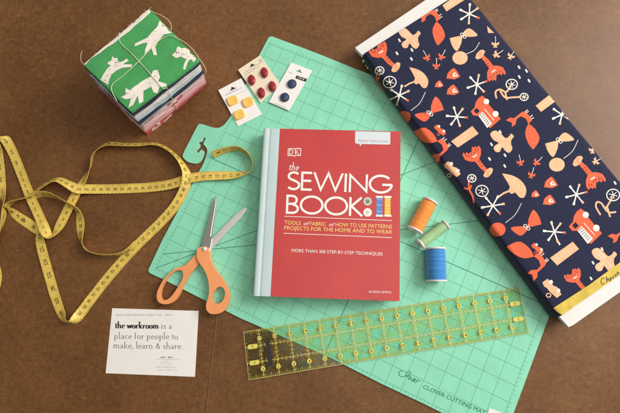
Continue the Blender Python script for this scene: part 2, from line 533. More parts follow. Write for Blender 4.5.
# lower-case skeletons, x-height 0.5, ascender 1 (with an upright broad pen they read as a serif face)
ser = lambda x, y, w=0.09: [(x - w, y), (x + w, y)]
LOW = {
    't': (0.34, [[(0.15, 0.68), (0.15, 0.12), (0.20, 0.02), (0.31, 0.05)], [(0.03, 0.48), (0.30, 0.48)]]),
    'h': (0.60, [[(0.13, 0), (0.13, 1)], [(0.15, 0.36), (0.24, 0.49), (0.38, 0.49), (0.45, 0.36), (0.45, 0)],
                 ser(0.13, 0.012), ser(0.45, 0.014), ser(0.08, 0.985, 0.05)]),
    'e': (0.50, [[(0.08, 0.27), (0.42, 0.27), (0.41, 0.38), (0.34, 0.48), (0.24, 0.49), (0.13, 0.42), (0.08, 0.25), (0.14, 0.07), (0.26, 0.0), (0.42, 0.10)]]),
    'w': (0.78, [[(0.08, 0.49), (0.24, 0.03), (0.40, 0.46), (0.55, 0.03), (0.71, 0.49)], ser(0.09, 0.492), ser(0.70, 0.494, 0.07)]),
    'o': (0.52, [arc(0.25, 0.245, 0.175, 0.245, 90, 450, 18)]),
    'r': (0.42, [[(0.12, 0), (0.12, 0.48)], [(0.14, 0.30), (0.22, 0.46), (0.34, 0.47), (0.35, 0.40)], ser(0.12, 0.012), ser(0.08, 0.485, 0.05)]),
    'k': (0.58, [[(0.12, 0), (0.12, 1)], [(0.46, 0.49), (0.15, 0.22)], [(0.23, 0.30), (0.48, 0.0)], ser(0.12, 0.012), ser(0.46, 0.492, 0.07), ser(0.48, 0.014, 0.07)]),
    'm': (0.90, [[(0.12, 0), (0.12, 0.48)], [(0.14, 0.36), (0.22, 0.49), (0.35, 0.49), (0.42, 0.36), (0.42, 0)],
                 [(0.44, 0.36), (0.52, 0.492), (0.65, 0.49), (0.73, 0.36), (0.73, 0)], ser(0.12, 0.012), ser(0.42, 0.014), ser(0.73, 0.016), ser(0.08, 0.485, 0.05)]),
    'n': (0.60, [[(0.12, 0), (0.12, 0.48)], [(0.14, 0.36), (0.23, 0.49), (0.37, 0.49), (0.44, 0.36), (0.44, 0)], ser(0.12, 0.012), ser(0.44, 0.014), ser(0.08, 0.485, 0.05)]),
    'i': (0.28, [[(0.13, 0), (0.13, 0.48)], [(0.13, 0.66), (0.13, 0.74)], ser(0.13, 0.012), ser(0.08, 0.485, 0.05)]),
    's': (0.42, [[(0.33, 0.40), (0.24, 0.49), (0.12, 0.46), (0.10, 0.35), (0.22, 0.26), (0.33, 0.17), (0.32, 0.05), (0.20, 0.0), (0.08, 0.10)]]),
    'a': (0.50, [[(0.10, 0.40), (0.18, 0.49), (0.31, 0.47), (0.35, 0.36), (0.35, 0.06), (0.44, 0.02)], [(0.34, 0.28), (0.16, 0.22), (0.08, 0.11), (0.15, 0.0), (0.26, 0.03), (0.34, 0.12)]]),
    'p': (0.56, [[(0.12, -0.32), (0.12, 0.48)], [(0.14, 0.36), (0.26, 0.49), (0.42, 0.42), (0.46, 0.25), (0.41, 0.07), (0.27, 0.0), (0.14, 0.12)], ser(0.12, -0.31), ser(0.08, 0.485, 0.05)]),
    'l': (0.28, [[(0.13, 0), (0.13, 1)], ser(0.13, 0.012), ser(0.08, 0.985, 0.05)]),
    'c': (0.46, [[(0.38, 0.38), (0.33, 0.48), (0.22, 0.49), (0.11, 0.40), (0.08, 0.24), (0.13, 0.07), (0.25, 0.0), (0.39, 0.10)]]),
    'f': (0.36, [[(0.14, 0), (0.14, 0.80), (0.21, 0.96), (0.34, 0.92)], [(0.03, 0.48), (0.30, 0.48)], ser(0.14, 0.012)]),
    ',': (0.24, [[(0.12, 0.07), (0.14, 0.0), (0.07, -0.14)]]),
    '.': (0.24, [[(0.12, 0.0), (0.12, 0.07)]]),
    '&': (0.74, [[(0.62, 0.42), (0.50, 0.12), (0.30, 0.0), (0.12, 0.08), (0.10, 0.24), (0.30, 0.42), (0.44, 0.60), (0.36, 0.74), (0.24, 0.66), (0.26, 0.46), (0.62, 0.0)]]),
    ' ': (0.26, []),
}


def strokes(mb, s, table, p0, p1, h, m, fn, w=None, nib=None, slant=0.0):
    """word of stroke glyphs, baseline p0-p1 (2-D, y down), cap height h"""
    tot = sum(table[c][0] for c in s)
    a, b = Vector(p0), Vector(p1)
    e = b - a
    L_ = e.length
    e.normalize()
    up = Vector((e.y, -e.x))
    sx = L_ / tot
    x = 0.0
    for c in s:
        adv, st = table[c]
        for k, pl in enumerate(st):
            q2 = [(((x + q[0]) * sx + slant * q[1] * h), q[1] * h) for q in pl]
            dz = k * 0.00001
            g = lambda p, dz=dz: fn(tuple(a + e * p[0] + up * p[1])) + Vector((0, 0, dz))
            runs = [q2]
            if nib:
                runs, cur = [], [q2[0]]
                for t in range(1, len(q2)):
                    cur.append(q2[t])
                    if t < len(q2) - 1:
                        v1 = Vector(q2[t]) - Vector(q2[t - 1]); v2 = Vector(q2[t + 1]) - Vector(q2[t])
                        if v1.length and v2.length and v1.normalized().dot(v2.normalized()) < 0.1:
                            runs.append(cur); cur = [q2[t]]
                runs.append(cur)
            for ri, run in enumerate(runs):
                mb.ribbon(run, (w or 0), m, lambda p, ri=ri: g(p) + Vector((0, 0, 0.000004 * ri)), nib=nib)
        x += adv


# ================================================================== THE SETTING
b = MB()
S = 3.0
b.add([(-S, -S, 0), (S, -S, 0), (S, S, 0), (-S, S, 0)], [(0, 1, 2, 3)], 'table')
o = b.build('table_top')
o['kind'] = 'structure'
b = MB()
fz = lambda p: on(p, 0.004)
b.ribbon([(218, 300), (215, 330), (210, 370), (205.5, 414), (200, 470)], 0.7, 'seam', fz)
b.ribbon([(218.7, 300), (215.7, 330), (210.7, 370), (206.2, 414), (200.7, 470)], 0.5, 'seam_light', fz)
o = b.build('table_seam')
o['kind'] = 'structure'

# ================================================================== CUTTING MAT
MZ = 0.10
tabpx = [(165, 390), (195, 335), (215, 280), (222, 245), (212, 220), (195, 198), (210, 165), (198, 155), (190, 180), (165, 190),
         (175, 208), (165, 232), (150, 248), (160, 260), (180, 240), (195, 245), (202, 262), (195, 290), (175, 322), (145, 335),
         (95, 325), (62, 300), (55, 270), (100, 180), (155, 75), (180, 62), (225, 75), (270, 88), (310, 85), (345, 60), (390, 0)]
tabpx = [(175 + x / 6.886, 115 + y / 6.886) for x, y in tabpx]
tabpx = crom(tabpx, 3, closed=False)
outline = [(268, 38.5), (269.5, 36.8), (272, 36.4), (315, 52.5), (353.5, 68), (480, 116.5), (600, 161.5), (603.5, 164), (602.8, 167.5), (577, 243), (552.8, 306),
           (530, 368.5), (504.5, 438), (501, 441), (497, 440.5), (426.5, 405), (380, 383), (330, 357.5), (240, 318), (162.3, 278.8), (151, 273.8),
           (148.6, 272), (148.4, 269.6), (162.3, 240)] + tabpx + [(258.5, 56.5)]
cm = thing('cutting_mat', 'mint green cutting mat with printed grid and hook tab, lying under the red book', 'cutting mat', on((380, 230), 0))
b = MB()
b.prism([onl(outline, MZ)], 0.0005, MZ * I, 'mat')
sheet = b.build('mat_sheet', cm, bevel=0.0004)
# printed grid
g00, g17, gN7, gN0 = (on(p, MZ) for p in ((270, 44), (156, 268.1), (496.5, 436), (594.5, 169)))


def grid(i, j, dz=0.0):
    u, v = i / 23.0, j / 17.0
    p = g00 * (1 - u) * (1 - v) + gN0 * u * (1 - v) + gN7 * u * v + g17 * (1 - u) * v
    return Vector((p.x, p.y, MZ * I + 0.00012 + dz))


b = MB()
for i in range(24):
    bold = i in (12,)
    b.ribbon([(i, j) for j in (0, 4, 8, 12, 17)], 0.05 if bold else 0.029, 'mat_bold' if bold else 'mat_line', lambda p: grid(p[0], p[1]))
for j in range(18):
    bold = j in (9,)
    b.ribbon([(i, j) for i in (0, 6, 12, 18, 23)], 0.05 if bold else 0.029, 'mat_bold' if bold else 'mat_line', lambda p: grid(p[0], p[1], 0.00003))
for (x0, y0), (x1, y1) in (((0, 17), (17, 0)), ((0, 16), (22, 3.3))):
    b.ribbon([(x0, y0), ((x0 + x1) / 2, (y0 + y1) / 2), (x1, y1)], 0.045, 'mat_bold', lambda p: grid(p[0], p[1], 0.00006))
rnd = random.Random(3)
for i in range(23 * 4):                                   # ruler ticks round the border
    l_ = 0.16 if i % 2 == 0 else 0.1
    for j0, s_ in ((0, -1), (17, 1)):
        b.ribbon([(i / 4, j0 + s_ * 0.03), (i / 4, j0 + s_ * (0.03 + l_))], 0.025, 'mat_line', lambda p: grid(p[0], p[1], 0.00009))
for j in range(17 * 4):
    l_ = 0.16 if j % 2 == 0 else 0.1
    for i0, s_ in ((0, -1), (23, 1)):
        b.ribbon([(i0 + s_ * 0.03, j / 4), (i0 + s_ * (0.03 + l_), j / 4)], 0.025, 'mat_line', lambda p: grid(p[0], p[1], 0.00009))
# faint knife cuts in the surface
for k in range(46):
    x_, y_ = rnd.uniform(0.5, 22.5), rnd.uniform(0.5, 16.5)
    an = rnd.choice((0, 0, pi / 2, pi / 2, rnd.uniform(0, pi))) + rnd.uniform(-0.05, 0.05)
    ln = rnd.uniform(0.4, 3.0)
    x2, y2 = min(22.8, max(0.2, x_ + cos(an) * ln)), min(16.8, max(0.2, y_ + sin(an) * ln))
    if math.hypot(x2 - x_, y2 - y_) > 0.2:
        b.ribbon([(x_, y_), (x2, y2)], rnd.uniform(0.010, 0.018), 'mat_cut', lambda p, k=k: grid(p[0], p[1], 0.00012 + 0.000002 * k))
b.build('printed_grid', sheet)
b = MB()
fm = lambda p: on(p, MZ + 0.012)
text(b, 'CLOVER CUTTING MAT', (422.8, 388.2), (484.5, 414.8), 4.0, 'mat_ink', fm)
# script emblem: a looped capital and running letters under a thin outline
lg = lambda pl: [(380 + x / 10.333, 365 + y / 10.333) for x, y in pl]
for k, pl in enumerate(([(240, 62), (212, 60), (196, 82), (202, 108), (228, 120), (262, 116), (300, 104), (316, 80), (298, 64), (272, 84), (266, 108), (286, 118)],
                        [(286, 118), (306, 112), (318, 126), (306, 148), (290, 138), (306, 122)],
                        [(318, 128), (334, 166), (350, 140), (362, 152)],
                        [(352, 166), (368, 150), (356, 142), (346, 160), (360, 178), (378, 172)],
                        [(378, 180), (384, 154), (402, 160), (414, 172)])):
    b.ribbon(crom(lg(pl), 5, False), 0.62, 'mat_ink', lambda p, k=k: on(p, MZ + 0.012 + 0.0004 * k))
b.build('lettering', sheet)
b = MB()
st = [on(p, 0) for p in ((488.5, 407.5), (500, 411.5), (497.5, 422), (486, 417.5))]
b.prism([st], MZ * I + 0.0003, MZ * I + 0.0006, 'sticker')
b.build('sticker', sheet)

# ================================================================== BOOK
BT = 1.25
q = [on(p, BT) for p in ((263, 128.2), (400.6, 131.6), (399.6, 301.2), (252.3, 295.8))]   # TL TR BR BL of the front cover


def bk(u, v):
    p = q[0] * (1 - u) * (1 - v) + q[1] * u * (1 - v) + q[2] * u * v + q[3] * (1 - u) * v
    return Vector((p.x, p.y, 0))


book = thing('sewing_book', 'thick red hardback sewing book with pale blue cloth spine, lying on the mint mat', 'book', (bk(.5, .5).x, bk(.5, .5).y, MZ * I))
ub = 0.125                                            # where the cloth of the spine meets the red board
b = MB(); b.prism([[bk(0.035, 0), bk(1, 0), bk(1, 1), bk(0.035, 1)]], 0.102 * I, 0.20 * I, 'red')
b.build('back_cover', book, bevel=0.0006)
b = MB(); b.prism([[bk(0.03, 0.015), bk(0.982, 0.015), bk(0.982, 0.985), bk(0.03, 0.985)]], 0.201 * I, 1.139 * I, 'page')
b.build('page_block', book)
b = MB(); b.prism([[bk(ub, 0), bk(1, 0), bk(1, 1), bk(ub, 1)]], 1.14 * I, BT * I, 'red')
cover = b.build('front_cover', book, bevel=0.0007)
prof = [(0.035, 0.102), (0.012, 0.14), (0.001, 0.4), (0.0, 0.7), (0.001, 1.0), (0.006, 1.19), (0.014, 1.243), (0.022, 1.25), (0.034, 1.25), (0.040, 1.243), (0.046, 1.215),
        (0.053, 1.215), (0.059, 1.243), (0.065, 1.25), (0.12, 1.25), (0.1245, 1.249), (0.1245, 1.142), (0.029, 1.142), (0.029, 0.102)]
b = MB()
rings = []
for v in (0.0, 0.25, 0.5, 0.75, 1.0):
    rings.append([Vector((bk(u, v).x, bk(u, v).y, z * I)) for u, z in prof])
b.skin(rings, 'bluecloth')
b.build('cloth_spine', book, smooth=35, recalc=True)
b = MB()
fb = lambda p: on(p, BT + 0.010)
fb2 = lambda p: on(p, BT + 0.014)
fb3 = lambda p: on(p, BT + 0.018)
strokes(b, 'SEWING', CAPS, (286.6, 189.6), (392.2, 193.8), 18.4, 'white_ink', fb, w=2.25)
strokes(b, 'BOOK', CAPS, (285.0, 213.4), (362.6, 216.2), 18.6, 'white_ink', fb, w=2.25)
strokes(b, 'the', LOW, (288.2, 169.8), (298.4, 170.4), 7.6, 'white_ink', fb, w=0.65, slant=0.25)
# publisher's emblem: an open-book outline with two letters
zz = lambda pl: [(280 + x / 8.26, 140 + y / 8.26) for x, y in pl]
b.ribbon(zz([(68, 74), (98, 70), (120, 76), (142, 68), (172, 72), (168, 128), (140, 126), (118, 133), (96, 127), (66, 130)]), 0.75, 'white_ink', fb, closed=True)
text(b, 'D', zz([(76, 120)])[0], zz([(108, 121)])[0], 5.0, 'white_ink', fb2)
text(b, 'K', zz([(124, 121)])[0], zz([(160, 120)])[0], 5.0, 'white_ink', fb2)
b.ribbon([(284.2, 216.2), (392, 220.6)], 0.55, 'white_ink', fb)
b.ribbon([(283.6, 233.2), (392, 237.6)], 0.55, 'white_ink', fb)
e0, e1 = Vector((284.4, 224.3)), Vector((392.0, 228.6))
w_ = lambda t: tuple(e0 + (e1 - e0) * t)
text(b, 'TOOLS', w_(0), w_(0.15), 3.7, 'yellow_ink', fb)
text(b, 'of', w_(0.175), w_(0.22), 3.4, 'white_ink', fb, slant=0.4)
text(b, 'FABRIC', w_(0.237), w_(0.385), 3.7, 'yellow_ink', fb)
text(b, 'of', w_(0.41), w_(0.455), 3.4, 'white_ink', fb, slant=0.4)
text(b, 'HOW TO USE PATTERNS', w_(0.475), w_(1.0), 3.7, 'yellow_ink', fb)
text(b, 'PROJECTS FOR THE HOME AND TO WEAR', (284.2, 229.6), (392, 233.9), 3.7, 'yellow_ink', fb)
text(b, 'MORE THAN 300 STEP-BY-STEP TECHNIQUES', (291.6, 251.9), (382.6, 255.5), 3.1, 'white_ink', fb)
text(b, 'ALISON SMITH', (368.6, 292.6), (391, 293.5), 2.2, 'white_ink', fb)
b.flat([[(355.2, 131.2), (390.4, 132.1), (390.3, 143.4), (389.3, 144.6), (361.8, 144.0), (360.2, 146.2), (359.3, 143.9), (356.0, 143.6), (355.0, 142.4)]], 'tab', fb)
text(b, 'NEW EDITION', (358.6, 141.9), (387.4, 142.7), 2.3, 'tab_ink', fb2)
# picture buttons and thread reels in the title
for (cx, cy, c1, c2) in ((367.6, 201.4, 'ic_grey', 'ic_green'), (367.6, 212.4, 'white_ink', 'ic_grey')):
    b.flat([arc(cx, cy, 4.3, 4.3, 0, 345, 23)], c1 if c1 != 'white_ink' else 'cream', fb)
    b.ribbon(arc(cx, cy, 3.4, 3.4, 0, 345, 23), 0.6, 'white_ink', fb2, closed=True)
    b.flat([arc(cx, cy, 1.9, 1.9, 0, 330, 11)], c2 if c2 != 'ic_grey' else 'tab', fb2)
    for dx, dy in ((-.6, -.6), (.6, .6), (-.6, .6), (.6, -.6)):
        b.flat([arc(cx + dx, cy + dy, 0.36, 0.36, 0, 300, 5)], 'ic_red', fb3)
for x0, c in ((375.9, 'ic_blue'), (384.2, 'ic_yellow')):
    b.flat([[(x0 + 0.6, 196.9), (x0 + 6.4, 197.1), (x0 + 6.2, 216.0), (x0 + 0.4, 215.8)]], c, fb)
    for yy in (195.9, 214.7):
        b.flat([[(x0, yy), (x0 + 7.2, yy + 0.2), (x0 + 7.2, yy + 2.0), (x0, yy + 1.8)]], 'white_ink', fb2)
    for k in range(8):
        b.ribbon([(x0 + 0.7, 199.0 + k * 2), (x0 + 6.3, 199.5 + k * 2)], 0.25, 'white_ink' if k % 3 == 0 else c, fb2)
b.build('lettering', cover)

# ================================================================== FABRIC BOLT
FT = 1.25
A, B_ = on((366, 52.3), FT), on((561.5, 315.5), FT)
e1v = (B_ - A); LB = e1v.length; e1v.normalize()
e2v = Vector((-e1v.y, e1v.x, 0))
WB = 7.65 * I
bolt = thing('fabric_bolt', 'bolt of navy cotton printed with orange lobsters, umbrellas and jacks, wound on white board', 'fabric bolt',
             (A + e1v * LB / 2 + e2v * WB / 2) * 1.0)
bolt.location.z = 0
bolt['_org'] = tuple(bolt.location)


def bl(s, t, z):                     # bolt frame: s along, t across (metres), z in inches
    p = A + e1v * s + e2v * t
    return Vector((p.x, p.y, z * I))


# wound cloth: flat-sided roll with round edges
prof = []
for k in range(0, 13):
    a = pi / 2 + pi * k / 12
    prof.append((0.10 * I + (cos(a)) * 0.17 * I * abs(cos(a)) ** 0.0, 0.635 + 0.615 * sin(a)))
prof = [(0.0, 1.25), (-0.06, 1.235), (-0.13, 1.19), (-0.19, 1.10), (-0.23, 0.95), (-0.25, 0.63), (-0.23, 0.3), (-0.18, 0.14), (-0.1, 0.05), (0.0, 0.006)]
topz = [(k * 0.45, 1.25) for k in range(1, 17) if k * 0.45 < 7.5]
full = list(reversed([(t * I, z) for t, z in topz])) + [(t * I, z) for t, z in prof] + [(WB - t * I, z) for t, z in reversed(prof)]
b = MB()
rings = []
nS = 40
for i in range(nS + 1):
    s = LB * i / nS
    rr = []
    for t, z in full:
        wob = 0.016 * sin(i * 0.9 + z * 3) * (1 if z > 0.2 else 0)
        dz_ = 0.0
        if z > 1.2:
            dz_ = 0.016 * sin(i * 0.55 + t / I * 0.9) * sin(t / I * 1.7 + 0.4) + 0.010 * sin(i * 1.31 - t / I * 2.1) - 0.012
        rr.append(bl(s, t + wob * I, z + dz_))
    rings.append(rr)
b.skin(rings, 'navy')
fab = b.build('fabric', bolt, smooth=40, recalc=True)
# ends of the cloth layers showing
b = MB()
b.prism([[bl(-0.72 * I, -0.36 * I, 0), bl(-0.012 * I, -0.26 * I, 0), bl(-0.012 * I, 0.1 * I, 0), bl(LB + 0.012 * I, 0.1 * I, 0), bl(LB + 0.012 * I, -0.10 * I, 0), bl(LB + 0.78 * I, -0.02 * I, 0), bl(LB + 0.82 * I, 0.3 * I, 0), bl(LB + 0.78 * I, WB + 0.05 * I, 0), bl(-0.95 * I, WB + 0.05 * I, 0)]], 0.80 * I, 1.13 * I, 'board')
b.build('board', bolt, bevel=0.0012)
bvh = BVHTree.FromPolygons([v.co + Vector(bolt['_org']) for v in fab.data.vertices], [tuple(p.vertices) for p in fab.data.polygons])


def onbolt(p, dz):
    d = ray(p[0], p[1]).normalized()
    hit, n, _, _ = bvh.ray_cast(CAM_LOC, d)
    if hit is None:
        return None
    if n.dot(d) > 0:
        n = -n
    return hit + n * dz


pb = MB()
pcount = [0]


def put_tris(tris, m, dz):
    """project little triangles onto the cloth (split until small, so they follow the round edge)"""
    stack = list(tris)
    while stack:
        t = stack.pop()
        l = max(math.dist(t[0], t[1]), math.dist(t[1], t[2]), math.dist(t[2], t[0]))
        cxm = sum(p[0] for p in t) / 3; cym = sum(p[1] for p in t) / 3
        # distance to the round left edge in the picture decides how finely to split
        near = abs((cxm - 366) * 0.803 - (cym - 52.3) * 0.597) < 12
        if (near and l > 1.8) or l > 9:
            a, b2, c = t
            ab = ((a[0] + b2[0]) / 2, (a[1] + b2[1]) / 2); bc = ((c[0] + b2[0]) / 2, (c[1] + b2[1]) / 2); ca = ((a[0] + c[0]) / 2, (a[1] + c[1]) / 2)
            stack += [(a, ab, ca), (ab, b2, bc), (ca, bc, c), (ab, bc, ca)]
            continue
        if near:
            dz2 = dz + 0.0004
        else:
            dz2 = dz
        vs = [onbolt(p, dz2) for p in t]
        if any(v is None for v in vs):
            if l > 1.2 and any(v is not None for v in vs):
                a, b2, c = t
                ab = ((a[0] + b2[0]) / 2, (a[1] + b2[1]) / 2); bc = ((c[0] + b2[0]) / 2, (c[1] + b2[1]) / 2); ca = ((a[0] + c[0]) / 2, (a[1] + c[1]) / 2)
                stack += [(a, ab, ca), (ab, b2, bc), (ca, bc, c), (ab, bc, ca)]
            continue
        if (vs[1] - vs[0]).cross(vs[2] - vs[0]).dot(CAM_LOC - vs[0]) < 0:
            vs = [vs[0], vs[2], vs[1]]
        pb.add(vs, [(0, 1, 2)], m)


def pp(m, poly, layer=0, smooth=0):
    if smooth:
        poly = crom(poly, smooth)
    tri = tessellate_polygon([[Vector((p[0], p[1], 0)) for p in poly]])
    put_tris([tuple(poly[i] for i in t) for t in tri], m, 0.0002 + 0.00008 * layer)


def ps(m, pts, w, layer=1, smooth=0, closed=False):
    if smooth:
        pts = crom(pts, smooth, closed)
    tmp = MB()
    tmp.ribbon(pts, w, m, lambda p: Vector((p[0], p[1], 0)), closed=closed)
    tr = []
    for f in tmp.f:
        v = [tuple(tmp.v[i][:2]) for i in f]
        tr += [(v[0], v[1], v[2]), (v[0], v[2], v[3])]
    put_tris(tr, m, 0.0002 + 0.00008 * layer)


def sim(a0, a1, p0, p1, flip=False):
    a = complex(*a0); bb = complex(*a1); P = complex(*p0); Q = complex(*p1)
    if flip:
        k = (Q - P) / (bb - a).conjugate()
        f = lambda z: P + k * (z - a).conjugate()
    else:
        k = (Q - P) / (bb - a)
        f = lambda z: P + k * (z - a)
    return (lambda p: (lambda z: (z.real, z.imag))(f(complex(*p)))), abs(k)


def T(f, pts):
    return [f(p) for p in pts]


def lobster(p0, p1, flip=False):
    f, k = sim((190, 250), (285, 370), p0, p1, flip)
    pp('orange', T(f, [(133, 265), (138, 250), (150, 262), (158, 247), (168, 258), (180, 250), (186, 252), (190, 215), (202, 224), (208, 212), (216, 224), (230, 210), (242, 228), (243, 262), (232, 290),
                       (262, 330), (282, 354), (265, 367), (235, 340), (208, 305), (180, 305), (150, 295)]), 0)
    pp('peach', T(f, [(255, 387), (268, 360), (284, 346), (300, 340), (313, 350), (305, 375), (285, 395), (266, 398)]), 1)
    ps('cream', T(f, [(193, 278), (205, 274), (217, 264)]), 7 * k, 2)
    for q0, q1 in (((222, 306), (240, 296)), ((232, 320), (250, 310)), ((242, 334), (262, 324)), ((150, 262), (160, 276)), ((168, 262), (174, 278)), ((208, 228), (214, 244)), ((226, 226), (224, 244))):
        ps('navy_ink', T(f, [q0, q1]), 2.6 * k, 2)
    for q0, q1 in (((275, 372), (288, 352)), ((278, 380), (300, 358)), ((272, 388), (296, 378))):
        ps('orange', T(f, [q0, q1]), 2.6 * k, 2)
    for q_ in ((188, 262), (203, 252)):
        pp('navy_ink', T(f, arc(q_[0], q_[1], 3.5, 3.5, 0, 300, 5)), 2)


def umbrella(p0, p1):
    f, k = sim((130, 82), (255, 222), p0, p1)
    pp('peach', T(f, [(130, 80), (160, 84), (182, 89), (202, 96), (222, 107), (240, 120), (256, 138), (268, 157), (273, 175), (272, 195), (266, 212), (257, 224), (235, 222), (218, 204), (206, 190), (196, 197), (185, 200), (165, 185), (172, 170), (176, 158), (166, 138), (146, 106)]), 0)
    ps('peach', T(f, [(178, 180), (140, 196), (102, 222)]), 11 * k, 1)
    for q_ in ((200, 120), (225, 145), (240, 178), (195, 150)):
        pp('cream', T(f, arc(q_[0], q_[1], 3.5, 3.5, 0, 300, 5)), 1)


def jack(c, r=11.0, a=20, col='cream'):
    for k in range(3):
        an = math.radians(a + 60 * k + (8 if k == 1 else 0))
        dx, dy = cos(an) * r, sin(an) * r * 0.95
        ps('cream', [(c[0] - dx, c[1] - dy), c, (c[0] + dx, c[1] + dy)], 1.3, k)
        tip = (('orange', 'cream'), ('peach', 'cream'), ('cream', 'peach'))[k]
        for sg, cc in ((1, tip[0]), (-1, tip[1])):
            e_ = (c[0] + sg * dx, c[1] + sg * dy)
            i_ = (c[0] + sg * dx * 0.74, c[1] + sg * dy * 0.74)
            ps(cc, [i_, ((e_[0] + i_[0]) / 2, (e_[1] + i_[1]) / 2), e_], 2.2, 3 + k)


def balloon(c, r, end, col):
    pp(col, arc(c[0], c[1], r, r * 0.88, 0, 345, 23), 0)
    s = (c[0] + (end[0] - c[0]) * 0.32, c[1] + (end[1] - c[1]) * 0.25)
    mid = ((s[0] + end[0]) / 2 + 1.6, (s[1] + end[1]) / 2 + 1.8)
    ps('cream', [s, mid, end], 0.55, 1, 6)


def bow(p0, p1, col):
    f, k = sim((85, 322), (258, 295), p0, p1)
    pp(col, T(f, crom([(85, 321), (112, 311), (150, 309), (172, 314), (176, 332), (160, 352), (140, 362), (112, 348)], 3)), 0)
    pp(col, T(f, [(180, 306), (184, 268), (194, 240), (206, 218), (215, 215), (230, 230), (246, 256), (259, 295), (225, 304), (190, 313)]), 1)
    ps('cream', T(f, arc(166, 306, 9, 8, 0, 340, 10)), 4 * k, 2, closed=True)
    ps('cream', T(f, arc(184, 322, 9, 8, 0, 340, 10)), 4 * k, 3, closed=True)
    ps('cream', T(f, [(186, 300), (170, 326)]), 4 * k, 4)


def foxfish(p0, p1, flip=False):
    f, k = sim((195, 408), (35, 238), p0, p1, flip)
    pp('orange', T(f, [(165, 258), (186, 270), (205, 288), (222, 314), (232, 340), (228, 362), (214, 385), (195, 410), (178, 392), (162, 366), (150, 334), (147, 308), (152, 286)]), 0)
    pp('orange', T(f, [(168, 262), (150, 228), (122, 214), (98, 230), (90, 262), (70, 277), (68, 252), (33, 238), (60, 222), (82, 226), (108, 205), (128, 190), (146, 186), (172, 212), (188, 236), (172, 252)]), 1)
    for q0, q1 in (((146, 188), (162, 176)), ((150, 194), (168, 186)), ((176, 220), (190, 206)), ((182, 230), (198, 222))):
        ps('cream', T(f, [q0, q1]), 4.5 * k, 2)


def firetruck(p0, p1):
    f, k = sim((148, 240), (320, 275), p0, p1)
    pp('orange', T(f, [(148, 240), (170, 215), (174, 188), (188, 164), (210, 147), (228, 160), (250, 195), (285, 235), (320, 275), (262, 330), (195, 262), (165, 262)]), 0)
    pp('navy_ink', T(f, [(165, 236), (182, 217), (200, 236), (182, 252)]), 1)
    pp('cream', T(f, [(193, 262), (214, 238), (272, 302), (246, 330)]), 2)
    for t in range(6):
        a = (200 + t * 8.4, 262 + t * 10.2); c = (218 + t * 8, 247 + t * 9.6)
        ps('navy_ink', T(f, [a, (c[0], c[1])]), 3.4 * k, 3)
    ps('cream', T(f, [(225, 222), (282, 285)]), 4 * k, 3)
    for c, r in (((235, 180), 16), ((290, 248), 17)):
        pp('cream', T(f, arc(c[0], c[1], r, r, 0, 340, 17)), 2)


def truck(p0, p1, col, flip=False):
    f, k = sim((220, 320), (315, 385), p0, p1, flip)
    pp(col, T(f, [(218, 322), (245, 303), (262, 325), (276, 340), (294, 345), (317, 384), (292, 402), (258, 372), (240, 350), (226, 342)]), 0)
    for c in ((262, 320), (300, 364)):
        pp('cream', T(f, arc(c[0], c[1], 11, 11, 0, 330, 11)), 2)
    ps(col, T(f, arc(250, 388, 12, 10, 0, 330, 11)), 5 * k, 1, closed=True)


def planes(pts, col, a=0.0):
    base = [(-3.9, -2.4), (-1.1, -1.0), (0, -1.9), (1.1, -1.0), (3.9, -2.4), (3.4, 0.6), (1.0, 0.9), (2.3, 3.6), (0.7, 2.9), (0, 3.3), (-0.7, 2.9), (-2.3, 3.6), (-1.0, 0.9), (-3.4, 0.6)]
    for k, (x, y) in enumerate(pts):
        an = a + (-0.5, 0.5, 0.0)[k % 3]
        f = lambda p: (x + p[0] * cos(an) - p[1] * sin(an), y + p[0] * sin(an) + p[1] * cos(an))
        pp(col, T(f, base), 0)
        ps('cream', T(f, [(0, -1.2), (0.3, -4.5), (0, -8.0)]), 0.55, 1)


def heart(c, s, a=0.0):
    f = lambda p: (c[0] + s * (p[0] * cos(a) - p[1] * sin(a)), c[1] + s * (p[0] * sin(a) + p[1] * cos(a)))
    pp('orange', T(f, [(-0.95, 0.62), (-0.85, -0.2), (-0.4, -0.75), (0.0, -1.0), (0.45, -0.6), (1.0, 0.12), (0.6, 0.4), (0.2, 0.62), (-0.3, 0.6)]), 0)
    pp('cream', T(f, [(0.0, 0.35), (-0.15, -0.1), (0.15, -0.45), (0.5, -0.1), (0.7, 0.15), (0.3, 0.2)]), 1)
    pp('orange', T(f, arc(0.25, -0.1, 0.13, 0.13, 0, 300, 5)), 2)
    for q_ in ((-0.6, 0.2), (-0.5, -0.3), (-0.15, -0.6), (-0.3, 0.4)):
        pp('peach', T(f, arc(q_[0], q_[1], 0.08, 0.08, 0, 300, 5)), 2)


def bee(p0, p1):
    f, k = sim((188, 110), (260, 117), p0, p1)
    pp('peach', T(f, crom([(186, 112), (190, 102), (203, 98), (218, 106), (234, 122), (246, 116), (252, 108), (261, 117), (253, 128), (252, 142), (256, 156), (246, 169), (234, 164), (223, 151), (216, 165), (203, 166),
                      (196, 155), (200, 146), (212, 137), (196, 128)], 3)), 0)
    for q0, q1 in (((194, 110), (222, 130)), ((200, 104), (228, 126)), ((204, 158), (218, 142)), ((246, 158), (234, 140))):
        ps('cream', T(f, [q0, q1]), 1.6 * k, 2)


def trike(c1, r1, c2, r2, frame, col):
    for c, r in ((c1, r1), (c2, r2)):
        ps('cream', arc(c[0], c[1], r, r * 0.9, 0, 345, 23), 1.0, 1, closed=True)
        for k in range(3):
            an = pi * k / 3 + 0.3
            ps('cream', [(c[0] - cos(an) * r * 0.7, c[1] - sin(an) * r * 0.62), (c[0] + cos(an) * r * 0.7, c[1] + sin(an) * r * 0.62)], 0.7, 2 + k)
    for k, fr_ in enumerate(frame):
        ps(col, fr_, 1.7, k, 4)


